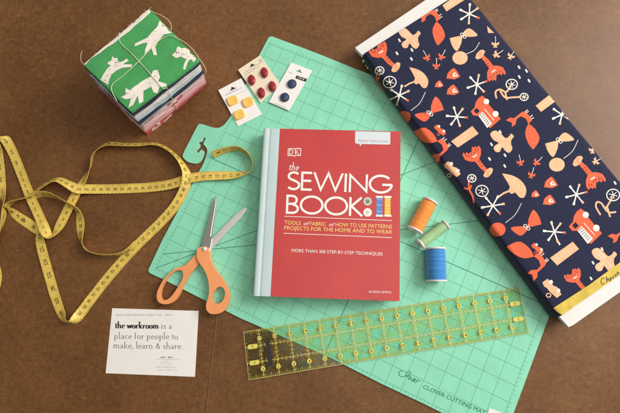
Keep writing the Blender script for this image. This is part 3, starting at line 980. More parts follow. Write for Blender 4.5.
# yellow selvedge first, then the motifs
pp('selvedge', [(553.2, 307.8), (588.8, 285.0), (620, 262.2), (700, 204), (712, 214), (620, 277.0), (563, 315.6), (557.5, 312)], 6)
lobster((378, 48.6), (396, 67.5)); lobster((496, 75), (480, 54.5)); lobster((472, 152.4), (488.3, 172.7)); lobster((595.5, 182.4), (577.5, 161)); lobster((572.5, 274), (588, 292))
umbrella((409.3, 67.6), (425.4, 88)); umbrella((502, 173.9), (523.2, 197.6))
jack((399.5, 95.3), 11, 35); jack((469.3, 14), 11, 25); jack((477, 84.6), 11, -20); jack((456.8, 116.8), 11, 5); jack((561.9, 114.7), 11, 35)
jack((492.7, 205.8), 12, 50); jack((576.3, 194.6), 11.5, -15); jack((554.3, 231.8), 11.5, 5)
balloon((460, 58), 7.6, (479.5, 42.4), 'peach'); balloon((404, 117), 7.0, (425.4, 92), 'orange'); balloon((556.8, 164.7), 7.8, (578, 140), 'peach'); balloon((497.6, 229.5), 7.8, (521.5, 203), 'orange')
bow((477.5, 35.2), (449.8, 38.2), 'peach'); bow((414.6, 115.2), (443.7, 110), 'orange'); bow((574.2, 139.4), (545.2, 143.6), 'peach'); bow((510.7, 228.4), (541.3, 224.2), 'orange')
foxfish((438, 45.4), (416.8, 16)); foxfish((533.2, 149.4), (506, 120.3)); foxfish((507, 246.5), (533.5, 281), True); foxfish((413, 132), (436.6, 164), True); foxfish((632, 268), (607.8, 236))
firetruck((568.7, 226.5), (602, 233.3)); firetruck((470.6, 111.6), (500.6, 119))
truck((542.6, 282), (561, 294.6), 'peach'); truck((444.2, 164.2), (460.3, 174.2), 'peach'); truck((357.6, 59.5), (368.6, 71.5), 'peach')
truck((531.4, 245), (543.4, 252), 'orange'); truck((434, 126.8), (445.8, 133.6), 'orange')
for k, r in enumerate((((550, 257.8), (572.7, 241.7), (579, 249), (557.2, 265.5)), ((451, 141.4), (472.2, 126.1), (478.6, 133.7), (457.8, 147.6)),
          ((442.5, 5.4), (455, -4), (466, -1), (446.4, 11.5)), ((535.6, 105.8), (549.2, 95), (555.6, 101.2), (541, 111.9)))):
    pp('peach', list(r), 0)
    c0 = Vector(r[0]) * 0.5 + Vector(r[3]) * 0.5; c1 = Vector(r[1]) * 0.5 + Vector(r[2]) * 0.5
    for t in (0.2, 0.35, 0.5, 0.65, 0.8):
        c = c0.lerp(c1, t)
        pp('cream', arc(c.x, c.y, 0.55, 0.55, 0, 300, 5), 1)
for c, s in (((453.4, 75), 7), ((453, 91), 6.5), ((439.3, 84.8), 4.4), ((551, 183.7), 7), ((549.4, 201), 6.5), ((535.5, 194.6), 4.4)):
    heart(c, s, 0.1)
planes(((427, 57.6), (441.4, 56.8), (436.3, 66)), 'orange'); planes(((520.5, 162.5), (536.5, 162.5), (531.4, 175)), 'orange', 0.3)
planes(((495.3, 44.4), (496.4, 54.6), (510.8, 56.3)), 'peach', 0.5); planes(((592.4, 150.3), (595.8, 161.4), (609.3, 163.9)), 'peach', 0.5)
bee((491.0, 134.5), (513.5, 136.5)); bee((399.2, 31.5), (420.4, 33.5)); bee((592.4, 252), (616.6, 254.5))
trike((511.7, 84.4), 5.6, (524, 97), 4.0, ([(496.5, 98.5), (495.5, 92), (500, 89.5), (506, 92), (511, 86)], [(500, 91), (505, 97.5), (512, 97.5), (520, 97)], [(505, 92), (507, 100)]), 'peach')
trike((389.8, 82.2), 6.2, (379.7, 70.7), 4.2, ([(377, 72.5), (377, 80), (381, 86), (384.5, 92)], [(372.5, 79), (377.5, 80), (379.5, 76)]), 'orange')
trike((481.9, 191), 6.2, (471.7, 178.4), 4.2, ([(468.5, 181), (469, 189), (472.5, 196), (474, 203)], [(464, 188), (469.5, 189), (471, 185)]), 'orange')
trike((613, 195), 6.4, (626, 209), 4.2, ([(600.5, 215), (596, 207), (597, 202), (601.5, 203.5), (605.5, 208), (612.5, 197)], [(602, 204), (608, 212), (616, 212)], [(607, 207), (610, 217)]), 'peach')
for x, y in ((397, 53.4), (411.9, 50), (411.4, 59), (399.5, 40.5), (491.4, 144.4), (489.5, 159), (504.7, 166), (505, 155.3), (500.2, 132), (519, 67.3), (519.3, 77), (526.4, 71), (529, 80.8),
             (602, 249), (593, 262.8), (591, 278.5), (559, 243.4), (618, 176), (403, 22), (615, 183)):
    ps('cream', [(x - 0.9, y - 1.5), (x + 0.9, y + 1.5)], 1.7, 0)
pp('peach', [(584, 130), (588, 133), (591, 138), (585, 138)], 0); pp('peach', [(487, 26), (490, 29), (494, 33), (488, 33)], 0)
# handwriting on the selvedge
hw = [[(604.5, 278.6), (602.2, 278.2), (600.6, 281.2), (602.2, 284.2), (605.0, 283.0)], [(606.2, 276.2), (606.8, 282.4)], [(606.6, 280.4), (608.2, 278.6), (609.3, 281.4)],
      [(609.9, 277.4), (610.7, 280.4), (611.0, 277.8), (612.4, 277.0)], [(612.8, 276.4), (613.6, 279.2)], [(616.0, 274.6), (614.6, 275.2), (616.6, 277.0), (615.2, 277.8)],
      [(617.0, 271.6), (618.6, 276.4)], [(615.9, 274.2), (618.6, 272.4)], [(619.6, 272.6), (620.5, 275.2)]]
for k, h in enumerate(hw):
    ps('black', h, 0.75, 8 + k % 3, 4)
pb.build('printed_motifs', fab)

# ================================================================== TIED FABRIC STACK
ST = 3.9
top = [on(p, ST) for p in ((83, 64.5), (149.5, 8.0), (199.6, 60.6), (131.0, 112.5))]     # L T R B
bot = [on(p, 0) for p in ((103, 93), (163, 40), (206.8, 84.5), (147.5, 135.5))]
layers = [('c_red', 0.42, 3, 'red and white patterned folded cotton at the bottom of the tied stack'),
          ('c_pink', 0.50, 2, 'plain pink folded cotton second from the bottom of the tied stack'),
          ('c_rose', 0.80, 3, 'pale rose folded cotton above the plain pink one in the tied stack'),
          ('c_grey', 0.22, 2, 'blue grey folded cotton under the dark navy one in the tied stack'),
          ('c_navy', 0.32, 2, 'dark navy folded cotton in the middle of the tied stack'),
          ('c_pale', 0.36, 3, 'pale blue folded cotton above the dark navy one in the tied stack'),
          ('c_white', 0.72, 2, 'white folded cotton in the upper half of the tied stack'),
          ('c_navy', 0.22, 2, 'dark printed folded cotton just under the green cat print'),
          ('green', 0.26, 2, 'green folded cotton printed with white cats, on top of the tied stack')]
hs = sum(l[1] for l in layers)
z = 0.01
topq = None
rnd = random.Random(11)
for li, (mname, th, nleaf, label) in enumerate(layers):
    th = th * (ST - 0.01) / hs
    b = MB()
    jx = [Vector((rnd.uniform(-.05, .05), rnd.uniform(-.05, .05), 0)) * I for _ in range(4)]
    last = li == len(layers) - 1
    if mname == 'c_navy':
        jx = [Vector((-.02, 0, 0)) * I, Vector((0, .02, 0)) * I, Vector((.045, -.03, 0)) * I, Vector((.03, -.05, 0)) * I]
    if last:
        jx = [Vector((0, 0, 0))] * 4
    for lf in range(nleaf):
        z0 = z + th * lf / nleaf
        z1 = z + th * (lf + 1) / nleaf
        zc = (z0 + z1) / 2
        if last and lf == nleaf - 1:
            zc = ST
        w = zc / ST
        qd = [bot[k].lerp(top[k], w) + jx[k] + Vector((rnd.uniform(-.035, .035), rnd.uniform(-.035, .035), 0)) * I * (0 if last else 1) for k in range(4)]
        cen = sum((Vector(p) for p in qd), Vector()) / 4
        loop = []
        ns = 22
        ph = [rnd.uniform(0, 6.28) for _ in range(4)]
        for s in range(4):
            a_, c_ = qd[s], qd[(s + 1) % 4]
            nrm = Vector(((c_ - a_).y, -(c_ - a_).x, 0)).normalized()
            if nrm.dot((a_ + c_) / 2 - cen) < 0:
                nrm = -nrm
            for k in range(ns):
                t = k / ns
                dd = (0.045 * sin(t * 5 + ph[s]) + 0.022 * sin(t * 17 + ph[s] * 2)) * sin(pi * t) - 0.05 * max(0, 1 - min(t, 1 - t) / 0.06)
                if last:
                    dd *= 0.7
                p = a_.lerp(c_, t) + nrm * dd * I
                loop.append(Vector((p.x, p.y, 0)))
        rings = []
        for fr_, ins in ((0.01, 0.034), (0.10, 0.008), (0.5, 0.0), (0.90, 0.008), (0.99, 0.034)):
            zz_ = z0 + (z1 - z0) * fr_
            rings.append([p + (Vector((cen.x, cen.y, 0)) - p).normalized() * ins * I + Vector((0, 0, zz_ * I + (0.022 * I * sin(k * 0.23 + ph[0]) if 0.1 < fr_ < 0.9 and not last else 0)))
                          for k, p in enumerate(loop)])
        if last and lf == nleaf - 1:
            b.skin(rings, mname, caps=False)
            # top face: soft sheet that rounds over at the edges and lies a little uneven
            rim = rings[-1]
            prev = rim
            for q_ in (0.965, 0.92, 0.84, 0.72, 0.58, 0.44, 0.30, 0.16, 0.05):
                cur = []
                for k, p in enumerate(rim):
                    x_, y_ = cen.x + (p.x - cen.x) * q_, cen.y + (p.y - cen.y) * q_
                    up_ = 0.045 * (1 - q_ ** 6) + 0.030 * (sin(x_ / I * 1.9 + 0.6) * sin(y_ / I * 2.3) + 0.5 * sin(x_ / I * 4.1 - y_ / I * 3.3)) * (1 - q_ ** 8)
                    cur.append(Vector((x_, y_, p.z + up_ * I)))
                n_ = len(rim)
                b.add(prev + cur, [(k, (k + 1) % n_, n_ + (k + 1) % n_, n_ + k) for k in range(n_)], mname)
                prev = cur
            b.add(prev, [tuple(range(len(prev)))], mname)
            bvh2 = BVHTree.FromPolygons([tuple(v) for v in b.v], b.f)
        else:
            b.skin(rings, mname)
        # cream or patterned flecks along the folded edges
        if mname in ('c_red', 'c_rose', 'c_white') or (mname == 'c_navy' and th < 0.3):
            other = {'c_red': 'c_white', 'c_rose': 'c_red', 'c_white': 'c_pale', 'c_navy': 'c_red'}[mname]
            nL = len(loop)
            k = 0
            while k < nL:
                ln = rnd.randint(1, 4)
                if rnd.random() < (0.45 if mname == 'c_red' else 0.18):
                    for kk in range(k, min(k + ln, nL - 1)):
                        if kk % ns in (0, ns - 1):
                            continue
                        o2 = [(rings[1][i_] - Vector((cen.x, cen.y, 0))).normalized() for i_ in (kk, kk + 1)]
                        off = [Vector((v.x, v.y, 0)).normalized() * 0.0006 for v in o2]
                        b.add([rings[1][kk] + off[0], rings[1][kk + 1] + off[1], rings[3][kk + 1] + off[1], rings[3][kk] + off[0]], [(0, 1, 2, 3)], other)
                k += ln + 1
        if last and lf == nleaf - 1:
            topq = qd
    if last:
        fs0 = lambda p, dz=0.0: on(p, ST + 0.012 + dz)

        def drape(polys, m, dz):
            """print laid on the soft top: small triangles dropped onto the sheet"""
            todo = []
            for poly in polys:
                todo += [tuple(poly[i] for i in t) for t in tessellate_polygon([[Vector((p[0], p[1], 0)) for p in poly]])]
            while todo:
                t = todo.pop()
                if max(math.dist(t[0], t[1]), math.dist(t[1], t[2]), math.dist(t[2], t[0])) > 3.0:
                    a, b2, c = t
                    ab = ((a[0] + b2[0]) / 2, (a[1] + b2[1]) / 2); bc = ((c[0] + b2[0]) / 2, (c[1] + b2[1]) / 2); ca = ((a[0] + c[0]) / 2, (a[1] + c[1]) / 2)
                    todo += [(a, ab, ca), (ab, b2, bc), (ca, bc, c), (ab, bc, ca)]
                    continue
                vs = []
                for p in t:
                    d = ray(p[0], p[1]).normalized()
                    hit = bvh2.ray_cast(CAM_LOC, d)[0]
                    if hit is not None:
                        vs.append(hit + Vector((0, 0, dz)))
                if len(vs) < 3:
                    continue
                if (vs[1] - vs[0]).cross(vs[2] - vs[0]).z < 0:
                    vs = [vs[0], vs[2], vs[1]]
                b.add(vs, [(0, 1, 2)], m)
        u3 = lambda pl: [(80 + x / 4.746, y / 4.746) for x, y in pl]
        u1 = lambda pl: [(70 + x / 2.947, y / 2.947) for x, y in pl]
        drape([[(83.6, 64.6), (100, 50.6), (118, 35.2), (134, 21.6), (149.4, 8.8), (151.2, 10.2), (150.2, 13.0), (142, 20.6), (134.5, 26.5), (130, 31.2), (121.5, 37.2), (114, 43.6), (107, 47.6), (100, 53.2), (91, 58.6), (85.6, 64.9)]], 'cream', 0.0005)
        cats = [u3([(375, 108), (378, 98), (387, 106), (400, 106), (410, 122), (424, 138), (441, 152), (425, 160), (398, 164), (372, 198), (358, 222), (366, 262), (350, 262), (338, 225), (322, 250), (305, 256), (312, 230),
                    (322, 204), (300, 205), (262, 221), (259, 209), (290, 194), (320, 180), (345, 150), (366, 130)]),
                u3([(150, 286), (154, 266), (164, 278), (178, 274), (180, 292), (192, 296), (222, 279), (232, 288), (204, 306), (247, 306), (246, 318), (205, 322), (175, 334), (152, 352), (140, 376), (134, 404),
                    (98, 380), (112, 352), (130, 326), (146, 312), (130, 302), (140, 292)]),
                u3([(462, 224), (470, 221), (480, 230), (500, 228), (530, 244), (546, 262), (552, 280), (540, 296), (526, 280), (512, 296), (499, 332), (488, 327), (496, 300), (505, 282), (480, 270), (455, 276),
                    (436, 262), (455, 246)]),
                u1([(150, 287), (163, 279), (164, 260), (177, 267), (188, 257), (215, 238), (238, 226), (245, 208), (258, 206), (266, 226), (260, 240), (284, 247), (287, 256), (264, 256), (258, 276), (246, 272),
                    (240, 256), (217, 268), (216, 300), (204, 306), (200, 282), (186, 310), (172, 318), (180, 290), (165, 293)])]
        for cpl in cats:
            drape([cpl], 'cream', 0.0004)
        for (ex, ey) in ((115.8, 62.6), (176.6, 52.6), (126.0, 93.4), (163.0, 25.6)):
            drape([arc(ex, ey, 0.7, 0.6, 0, 315, 7)], 'black', 0.0007)
            drape([arc(ex + 2.2, ey + 0.2, 0.6, 0.5, 0, 315, 7)], 'c_red', 0.0007)
        # tiny specks in the cats' coats
        r4 = random.Random(5)
        for cpl in cats:
            xs = [p[0] for p in cpl]; ys = [p[1] for p in cpl]
            n = 0
            while n < 60:
                p = (r4.uniform(min(xs), max(xs)), r4.uniform(min(ys), max(ys)))
                ins = False
                for i in range(len(cpl)):
                    (x1, y1), (x2, y2) = cpl[i - 1], cpl[i]
                    if (y1 > p[1]) != (y2 > p[1]) and p[0] < (x2 - x1) * (p[1] - y1) / (y2 - y1) + x1:
                        ins = not ins
                n += 1
                if ins:
                    drape([arc(p[0], p[1], 0.42, 0.36, 0, 300, 5)], 'grey_ink', 0.0006)
    if last:
        for k in range(26):
            f_ = rnd.random()
            sidx = rnd.choice((0, 0, 0, 3, 2))
            p_ = top[sidx].lerp(top[(sidx + 1) % 4], f_)
            n_ = (Vector((p_.x, p_.y, 0)) - Vector((cen.x, cen.y, 0))).normalized()
            a0 = Vector((p_.x, p_.y, ST * I - 0.0006)) - n_ * 0.0016
            ln = rnd.uniform(0.0012, 0.0034)
            tdir = Vector((-n_.y, n_.x, 0)) * rnd.uniform(-0.8, 0.8)
            b.tube([a0, a0 + (n_ + tdir * 0.4) * ln, a0 + (n_ + tdir) * ln * 1.7 + Vector((0, 0, rnd.uniform(-0.002, 0.0006)))], 0.00016, 'cream' if sidx == 0 else 'green', 4)
    o = b.build('folded_fabric', None, smooth=60)
    tag(o, label, 'folded fabric', 'folded cotton pieces in the tied stack')
    z += th
# twine
b = MB()
def tw(pts, r=0.0005):
    b.tube([Vector(p) for p in crom(pts, 5, False)], r, 'twine', 6)
def tp(p, z):
    v = on(p, z)
    return (v.x, v.y, v.z)
u1p = lambda x, y: (70 + x / 2.947, y / 2.947)
tz = ST + 0.085
e = lambda pa, pb_, out: None
# crossing on top, over the edges, down the front faces
def down(s0, s1, f, ws):
    """points running down a side face of the stack, f along the edge from corner s0 to corner s1"""
    a_, c_ = top[s0].lerp(top[s1], f), bot[s0].lerp(bot[s1], f)
    ed = (top[s1] - top[s0]).normalized()
    nrm = Vector((ed.y, -ed.x, 0))
    if nrm.dot(a_ - (top[0] + top[1] + top[2] + top[3]) / 4) < 0:
        nrm = -nrm
    return [tuple(a_.lerp(c_, w) + nrm * 0.0022) for w in ws]


tw(list(reversed(down(0, 1, 0.55, (0.02, 0.15, 0.4)))) + [tp(u1p(148, 126), tz), tp(u1p(176, 153), tz), tp(u1p(203, 181), tz + 0.02), tp(u1p(240, 222), tz), tp(u1p(274, 260), tz)] +
   down(3, 2, 0.50, (0.01, 0.2, 0.45, 0.7, 0.96)))
tw(list(reversed(down(0, 3, 0.72, (0.01, 0.2, 0.5, 0.9)))) + [tp(u1p(122, 255), tz), tp(u1p(160, 220), tz), tp(u1p(203, 180), tz + 0.05), tp(u1p(235, 146), tz), tp(u1p(262, 120), tz), tp(u1p(296, 105), tz + 0.05),
    tp(u1p(330, 120), tz + 0.02), tp(u1p(358, 142), tz), tp(u1p(378, 168), tz)])
# loose loops at the corners
tw([tp(u1p(240, 34), ST + 0.05), tp(u1p(270, 46), ST + 0.1), tp(u1p(292, 62), ST + 0.05), tp(u1p(299, 84), ST - 0.1), tp(u1p(290, 96), ST - 0.05)], 0.0004)
tw([tp(u1p(376, 168), tz), tp(u1p(392, 188), ST - 0.2), tp(u1p(401, 208), ST - 0.5), tp(u1p(396, 226), ST - 1.0), tp(u1p(386, 232), ST - 1.4)], 0.0004)
tw([tp(u1p(40, 190), ST + 0.04), tp(u1p(33, 180), ST + 0.04), tp(u1p(32, 162), ST), tp(u1p(36, 150), ST - 0.2)], 0.0003)
tag(b.build('tying_twine', None, smooth=60), 'thin cream twine tied crosswise round the stack of folded fabrics', 'twine')

# ================================================================== BUTTON CARDS
def card_thing(label, corners, z, zt, m, hole, group='cards of buttons at the top of the mat'):
    t = thing('button_card', label, 'button card', on(corners[0], z), group)
    b = MB()
    loop = onl(corners, zt)
    hl = onl(hole, zt)
    b.prism([loop, hl], z * I, zt * I, m)
    t2 = b.build('card', t, bevel=0.0003)
    return t, t2


def specks(mb, p0, p1, h, m, fn):
    """a line of print too small to read: uneven upright dashes"""
    a, c = Vector(p0), Vector(p1)
    e = (c - a)
    n = int(e.length / 0.85)
    e.normalize()
    up = Vector((e.y, -e.x))
    rs = random.Random(n)
    for k in range(n):
        if rs.random() < 0.12:
            continue
        p = a + e * (k * 0.85)
        q_ = p + up * h * rs.choice((0.7, 1.0, 1.0)) + e * rs.uniform(-0.25, 0.4)
        mb.ribbon([tuple(p), tuple(q_)], rs.uniform(0.25, 0.5), m, fn)


def hat(c, s, a):
    f = lambda p: (c[0] + s * (p[0] * cos(a) - p[1] * sin(a)), c[1] + s * (p[0] * sin(a) + p[1] * cos(a)))
    return T(f, [(-1, 0.3), (-0.5, 0.12), (-0.28, -0.1), (0, -0.45), (0.28, -0.1), (0.5, 0.12), (1, 0.3), (0.5, 0.4), (-0.5, 0.4)])


def button(parent, c, zc, rx, ry, a, h, m, kind):
    """buttons: square pillow, faceted oval, or round dome; c in picture pixels, sizes in inches"""
    b = MB()
    base = on(c, zc)
    n = 12 if kind == 'oval' else 28
    rings = []
    if kind == 'square':
        steps = ((0.94, 0.0), (1.0, 0.03), (1.0, 0.07), (0.95, 0.1), (0.8, 0.112), (0.68, 0.108), (0.5, 0.098), (0.2, 0.096))
    elif kind == 'oval':
        steps = ((0.9, 0.0), (1.0, 0.06), (0.93, 0.13), (0.62, 0.2), (0.35, 0.215))
    else:
        steps = ((0.92, 0.0), (1.0, 0.04), (0.97, 0.09), (0.88, 0.12), (0.80, 0.11), (0.72, 0.115), (0.5, 0.15), (0.2, 0.165))
    for s, zz_ in steps:
        r = []
        for k in range(n):
            an = 2 * pi * k / n
            x, y = cos(an), sin(an)
            if kind == 'square':
                p = 5.0
                d = (abs(x) ** p + abs(y) ** p) ** (-1 / p)
                x, y = x * d, y * d
            elif kind == 'oval':
                p = 1.5 if zz_ > 0.1 else 1.8
                d = (abs(x) ** p + abs(y) ** p) ** (-1 / p)
                x, y = x * d, y * d
            X, Y = x * rx * s, y * ry * s
            r.append(base + Vector((X * cos(a) - Y * sin(a), X * sin(a) + Y * cos(a), zz_ * h / 0.12)) * I)
        rings.append(r)
    b.skin(rings, m)
    if kind == 'square':
        for dx in (-0.06, 0.06):
            cc = base + Vector((dx * cos(a), dx * sin(a), 0.0985 * h / 0.12)) * I
            b.add([cc + Vector((cos(k * pi / 4), sin(k * pi / 4), 0)) * 0.022 * I for k in range(8)], [tuple(range(8))], 'ruler_d')
    b.build('button', parent, smooth=14 if kind == 'oval' else 50)


ty, yellow_card = card_thing('white card with three square yellow buttons, beside the red buttons', [(218.2, 90.2), (241.2, 78.2), (262, 114.2), (238, 126.3)], 0.115, 0.14, 'card', hat((232.3, 88.2), 4.0, -0.48))
for c in ((232.6, 100.8), (248, 102.4), (239.4, 114.9)):
    button(ty, c, 0.142, 0.37, 0.32, 0.42, 0.11, 'btn_yellow', 'square')
b = MB()
fy = lambda p: on(p, 0.147)
specks(b, (226.2, 95.6), (243.5, 87.6), 1.8, 'violet', fy)
b.ribbon([(229, 97.6), (246, 90)], 0.4, 'violet', fy)
b.build('printing', yellow_card)
tr_, red_card = card_thing('cream card with four dark red oval buttons, between the yellow and blue ones', [(238, 69.8), (260.2, 55.2), (280.6, 84.6), (260.5, 103.2)], 0.145, 0.17, 'card_cream', hat((251.8, 65), 3.6, -0.5))
for c in ((251.8, 80.4), (264.5, 73), (261.4, 93.2), (272.4, 86.8)):
    button(tr_, c, 0.172, 0.27, 0.40, 0.15, 0.13, 'btn_red', 'oval')
b = MB()
fy2 = lambda p: on(p, 0.177)
b.ribbon([(244, 73), (262.5, 61.5)], 0.35, 'grey_ink', fy2)
specks(b, (245, 75.4), (261, 65.2), 0.9, 'grey_ink', fy2)
b.flat([[(258.7, 60.2), (260.8, 58.9), (262, 60.7), (259.9, 62)]], 'pale_ink', fy2)
b.build('printing', red_card)
tb, blue_card = card_thing('white card with two round navy blue buttons, nearest the fabric bolt', [(291.2, 62.5), (312.2, 70.6), (289.2, 110.7), (268.9, 102)], 0.175, 0.20, 'card', hat((299.4, 70.8), 3.6, 0.35))
for c in ((292, 84.2), (284.8, 97.6)):
    button(tb, c, 0.202, 0.32, 0.32, 0.0, 0.13, 'btn_blue', 'round')
b = MB()
fy3 = lambda p: on(p, 0.207)
fy4 = lambda p: on(p, 0.211)
b.flat([[(296.6, 75.3), (307.2, 79), (305.6, 81.9), (295.2, 78.2)]], 'black', fy3)
specks(b, (298.0, 78.1), (304.4, 80.4), 1.5, 'card', fy4)
specks(b, (288.6, 72.6), (294.8, 75.1), 1.8, 'pale_ink', fy3)
b.ribbon([(274, 103), (286.5, 108)], 0.5, 'pale_ink', fy3)
b.build('printing', blue_card)

# ================================================================== SCISSORS
sc = thing('scissors', 'open steel dressmaking scissors with orange plastic handles, at the left edge of the mat', 'scissors', on((204, 249), MZ))
uA = lambda pl: [(155 + x / 5.51, 240 + y / 5.51) for x, y in pl]
uB = lambda pl: [(170 + x / 6.35, 195 + y / 6.35) for x, y in pl]


def blade(pts, z0, z1, m, spine):
    """flat steel blade with a bevelled cutting edge: spine side thick, edge side thin"""
    b = MB()
    lo = onl(pts, (z0 + z1) / 2)
    b.prism([lo], z0 * I, z1 * I, m)
    bo = b.build('blade', sc, bevel=0.0006)
    if spine:
        g_ = MB()
        outer = onl(spine[0], (z0 + z1) / 2)
        inner = onl(spine[1], (z0 + z1) / 2)
        n = len(outer)
        vs = [Vector((p.x, p.y, z1 * I - 0.00035)) for p in outer] + [Vector((p.x, p.y, z1 * I + 0.00018)) for p in inner]
        g_.add(vs, [(i, i + 1, n + i + 1, n + i) for i in range(n - 1)], 'steel_light')
        ge = g_.build('ground_edge', bo, recalc=False)
    return bo


blade(uB([(292, 4), (299, 8), (297, 60), (288, 130), (276, 210), (266, 270), (256, 330), (238, 372), (205, 350), (206, 310), (218, 262), (240, 185), (262, 100), (283, 22)]), 0.30, 0.37, 'steel', (uB([(299, 9), (297.5, 60), (288.5, 130), (276.5, 210), (267, 268)]), uB([(293, 14), (289, 60), (278, 130), (264, 210), (256, 262)])))
blade(uB([(484, 78), (489, 94), (452, 145), (382, 215), (312, 292), (262, 352), (235, 380), (215, 350), (256, 290), (330, 212), (400, 140), (464, 86)]), 0.21, 0.28, 'steel_light', (uB([(484, 79), (464, 87), (400, 141), (330, 213), (270, 280)]), uB([(484, 86), (468, 94), (406, 150), (338, 222), (276, 290)])))


def handle(outer, hole, z0, z1, name='handle'):
    b = MB()
    zm = (z0 + z1) / 2
    O, H = onl(crom(outer, 4), zm), onl(crom(hole, 4), zm)
    b.prism([O, H], z0 * I, z1 * I, 'handle')
    o = b.build(name, sc, bevel=0.0)
    me = o.data
    bm = bmesh.new(); bm.from_mesh(me)
    bmesh.ops.remove_doubles(bm, verts=bm.verts, dist=1e-6)
    bm.to_mesh(me); bm.free()
    me.polygons.foreach_set('use_smooth', [True] * len(me.polygons))
    bv = o.modifiers.new('bevel', 'BEVEL'); bv.width = 0.0028; bv.segments = 4; bv.limit_method = 'ANGLE'; bv.angle_limit = math.radians(60)
    bv.use_clamp_overlap = True
    wn = o.modifiers.new('wn', 'WEIGHTED_NORMAL'); wn.keep_sharp = False
    return o


handle(uA([(235, 70), (240, 50), (262, 38), (290, 40), (302, 62), (306, 90), (314, 120), (340, 168), (376, 215), (401, 260), (413, 300), (408, 345), (388, 385), (352, 405), (312, 405), (290, 385), (287, 352), (299, 312),
           (303, 270), (296, 215), (276, 165), (248, 125), (237, 98)]),
       uA([(332, 278), (355, 258), (378, 262), (390, 288), (385, 320), (365, 345), (340, 350), (320, 335), (316, 306)]), 0.12, 0.56)
handle(uA([(232, 80), (213, 96), (170, 138), (112, 160), (62, 205), (30, 255), (14, 300), (20, 335), (46, 352), (86, 350), (122, 325), (150, 275), (168, 235), (200, 185), (240, 138), (246, 118), (240, 98)]),
       uA([(146, 166), (159, 184), (155, 215), (130, 260), (96, 308), (66, 330), (41, 325), (34, 300), (46, 255), (76, 205), (112, 174)]), 0.105, 0.42)
b = MB()
c = on((204.2, 249), 0.57)
rings = []
for r, zz_ in ((0.14, 0.5), (0.14, 0.585), (0.11, 0.61), (0.04, 0.615)):
    rings.append([Vector((c.x + r * I * cos(k * pi / 10), c.y + r * I * sin(k * pi / 10), zz_ * I)) for k in range(20)])
b.skin(rings, 'steel_light')
b.build('pivot_screw', sc, smooth=40)

# ================================================================== QUILTING RULER
RZ = MZ + 0.105
rq = [on(p, RZ) for p in ((243.2, 331.8), (519.2, 287.2), (529.6, 333.2), (248.7, 380.2))]   # TL TR BR BL
rl = thing('quilting_ruler', 'clear acrylic quilting ruler with yellow inch markings, lying below the red book', 'ruler', (rq[0] + rq[2]) / 2)


def ru(x, y, dz=0.0):
    u, v = x / 18.0, y / 3.0
    p = rq[0] * (1 - u) * (1 - v) + rq[1] * u * (1 - v) + rq[2] * u * v + rq[3] * (1 - u) * v
    return Vector((p.x, p.y, RZ * I + 0.0002 + dz))


b = MB()
b.prism([[ru(0, 0), ru(18, 0), ru(18, 3), ru(0, 3)]], (MZ + 0.01) * I, RZ * I, 'acrylic')
clear = b.build('acrylic_body', rl)
b = MB()
fr0 = lambda p: ru(p[0], p[1])
fr1 = lambda p: ru(p[0], p[1], 0.00004)
fr2 = lambda p: ru(p[0], p[1], 0.00008)
fr3 = lambda p: ru(p[0], p[1], 0.00012)
fr4 = lambda p: ru(p[0], p[1], 0.00016)
for y in (0.02, 2.98):
    b.ribbon([(0, y), (9, y), (18, y)], 0.035, 'ruler_d', fr0)
for x in (0.02, 17.98):
    b.ribbon([(x, 0.05), (x, 2.95)], 0.035, 'ruler_d', fr0)
rr = random.Random(2)
for i in range(1, 18):                                   # inch lines, dashed at every eighth
    for k in range(24):
        b.ribbon([(i, k / 8 + 0.012), (i, k / 8 + 0.098)], 0.048, 'ruler_d', fr1)
        if k % 2 == 0:
            b.ribbon([(i - 0.085, k / 8 + 0.062), (i + 0.085, k / 8 + 0.062)], 0.03, 'ruler_y', fr2)
for j in (1, 2):
    for k in range(144):
        b.ribbon([(k / 8 + 0.012, j), (k / 8 + 0.098, j)], 0.048, 'ruler_d', fr3)
        if k % 2 == 0:
            b.ribbon([(k / 8 + 0.062, j - 0.085), (k / 8 + 0.062, j + 0.085)], 0.03, 'ruler_y', fr4)
for k in range(1, 144):                                  # edge ticks
    l_ = 0.24 if k % 4 == 0 else 0.14
    for y0, s_ in ((0.045, 1), (2.955, -1)):
        b.ribbon([(k / 8, y0), (k / 8, y0 + s_ * l_)], 0.03, 'ruler_y', fr0)
for i in range(18):                                      # fine dotted quarter grid, dark teal, one speckled star per square inch
    for j in range(3):
        for a in range(1, 8):
            for c in range(1, 8):
                d = max(abs(a - 4), abs(c - 4))
                x, y = i + a / 8, j + c / 8
                if d <= 2 + (rr.random() < 0.3) and rr.random() < (0.85 if (a + c) % 2 == 0 else 0.30):
                    b.ribbon([(x - 0.055, y), (x + 0.055, y)], 0.085, 'ruler_k', fr0)
                else:
                    b.ribbon([(x - 0.06, y), (x + 0.06, y)], 0.10, 'ruler_o', fr0)
                if d == 3 and rr.random() < 0.4:
                    b.ribbon([(x, y - 0.04), (x, y + 0.04)], 0.03, 'ruler_d', fr1)
b.build('printed_scale', clear)
b = MB()
f5 = lambda p: ru(p[0], p[1], 0.00022)
f6 = lambda p: ru(p[0], p[1], 0.00027)
MB.ydown = True
for i in range(1, 18):
    for y in (0.56, 2.46):
        b.flat([arc(i, y, 0.145, 0.145, 0, 340, 17)], 'ruler_y', f5)
        n_ = str(i if y > 1 else 18 - i)
        wd = 0.07 * len(n_)
        text(b, n_, (i - wd * (0.8 if n_ != '1' else 0.35), y + 0.075), (i + wd * (0.8 if n_ != '1' else 0.35), y + 0.075), 0.15, 'black', f6)
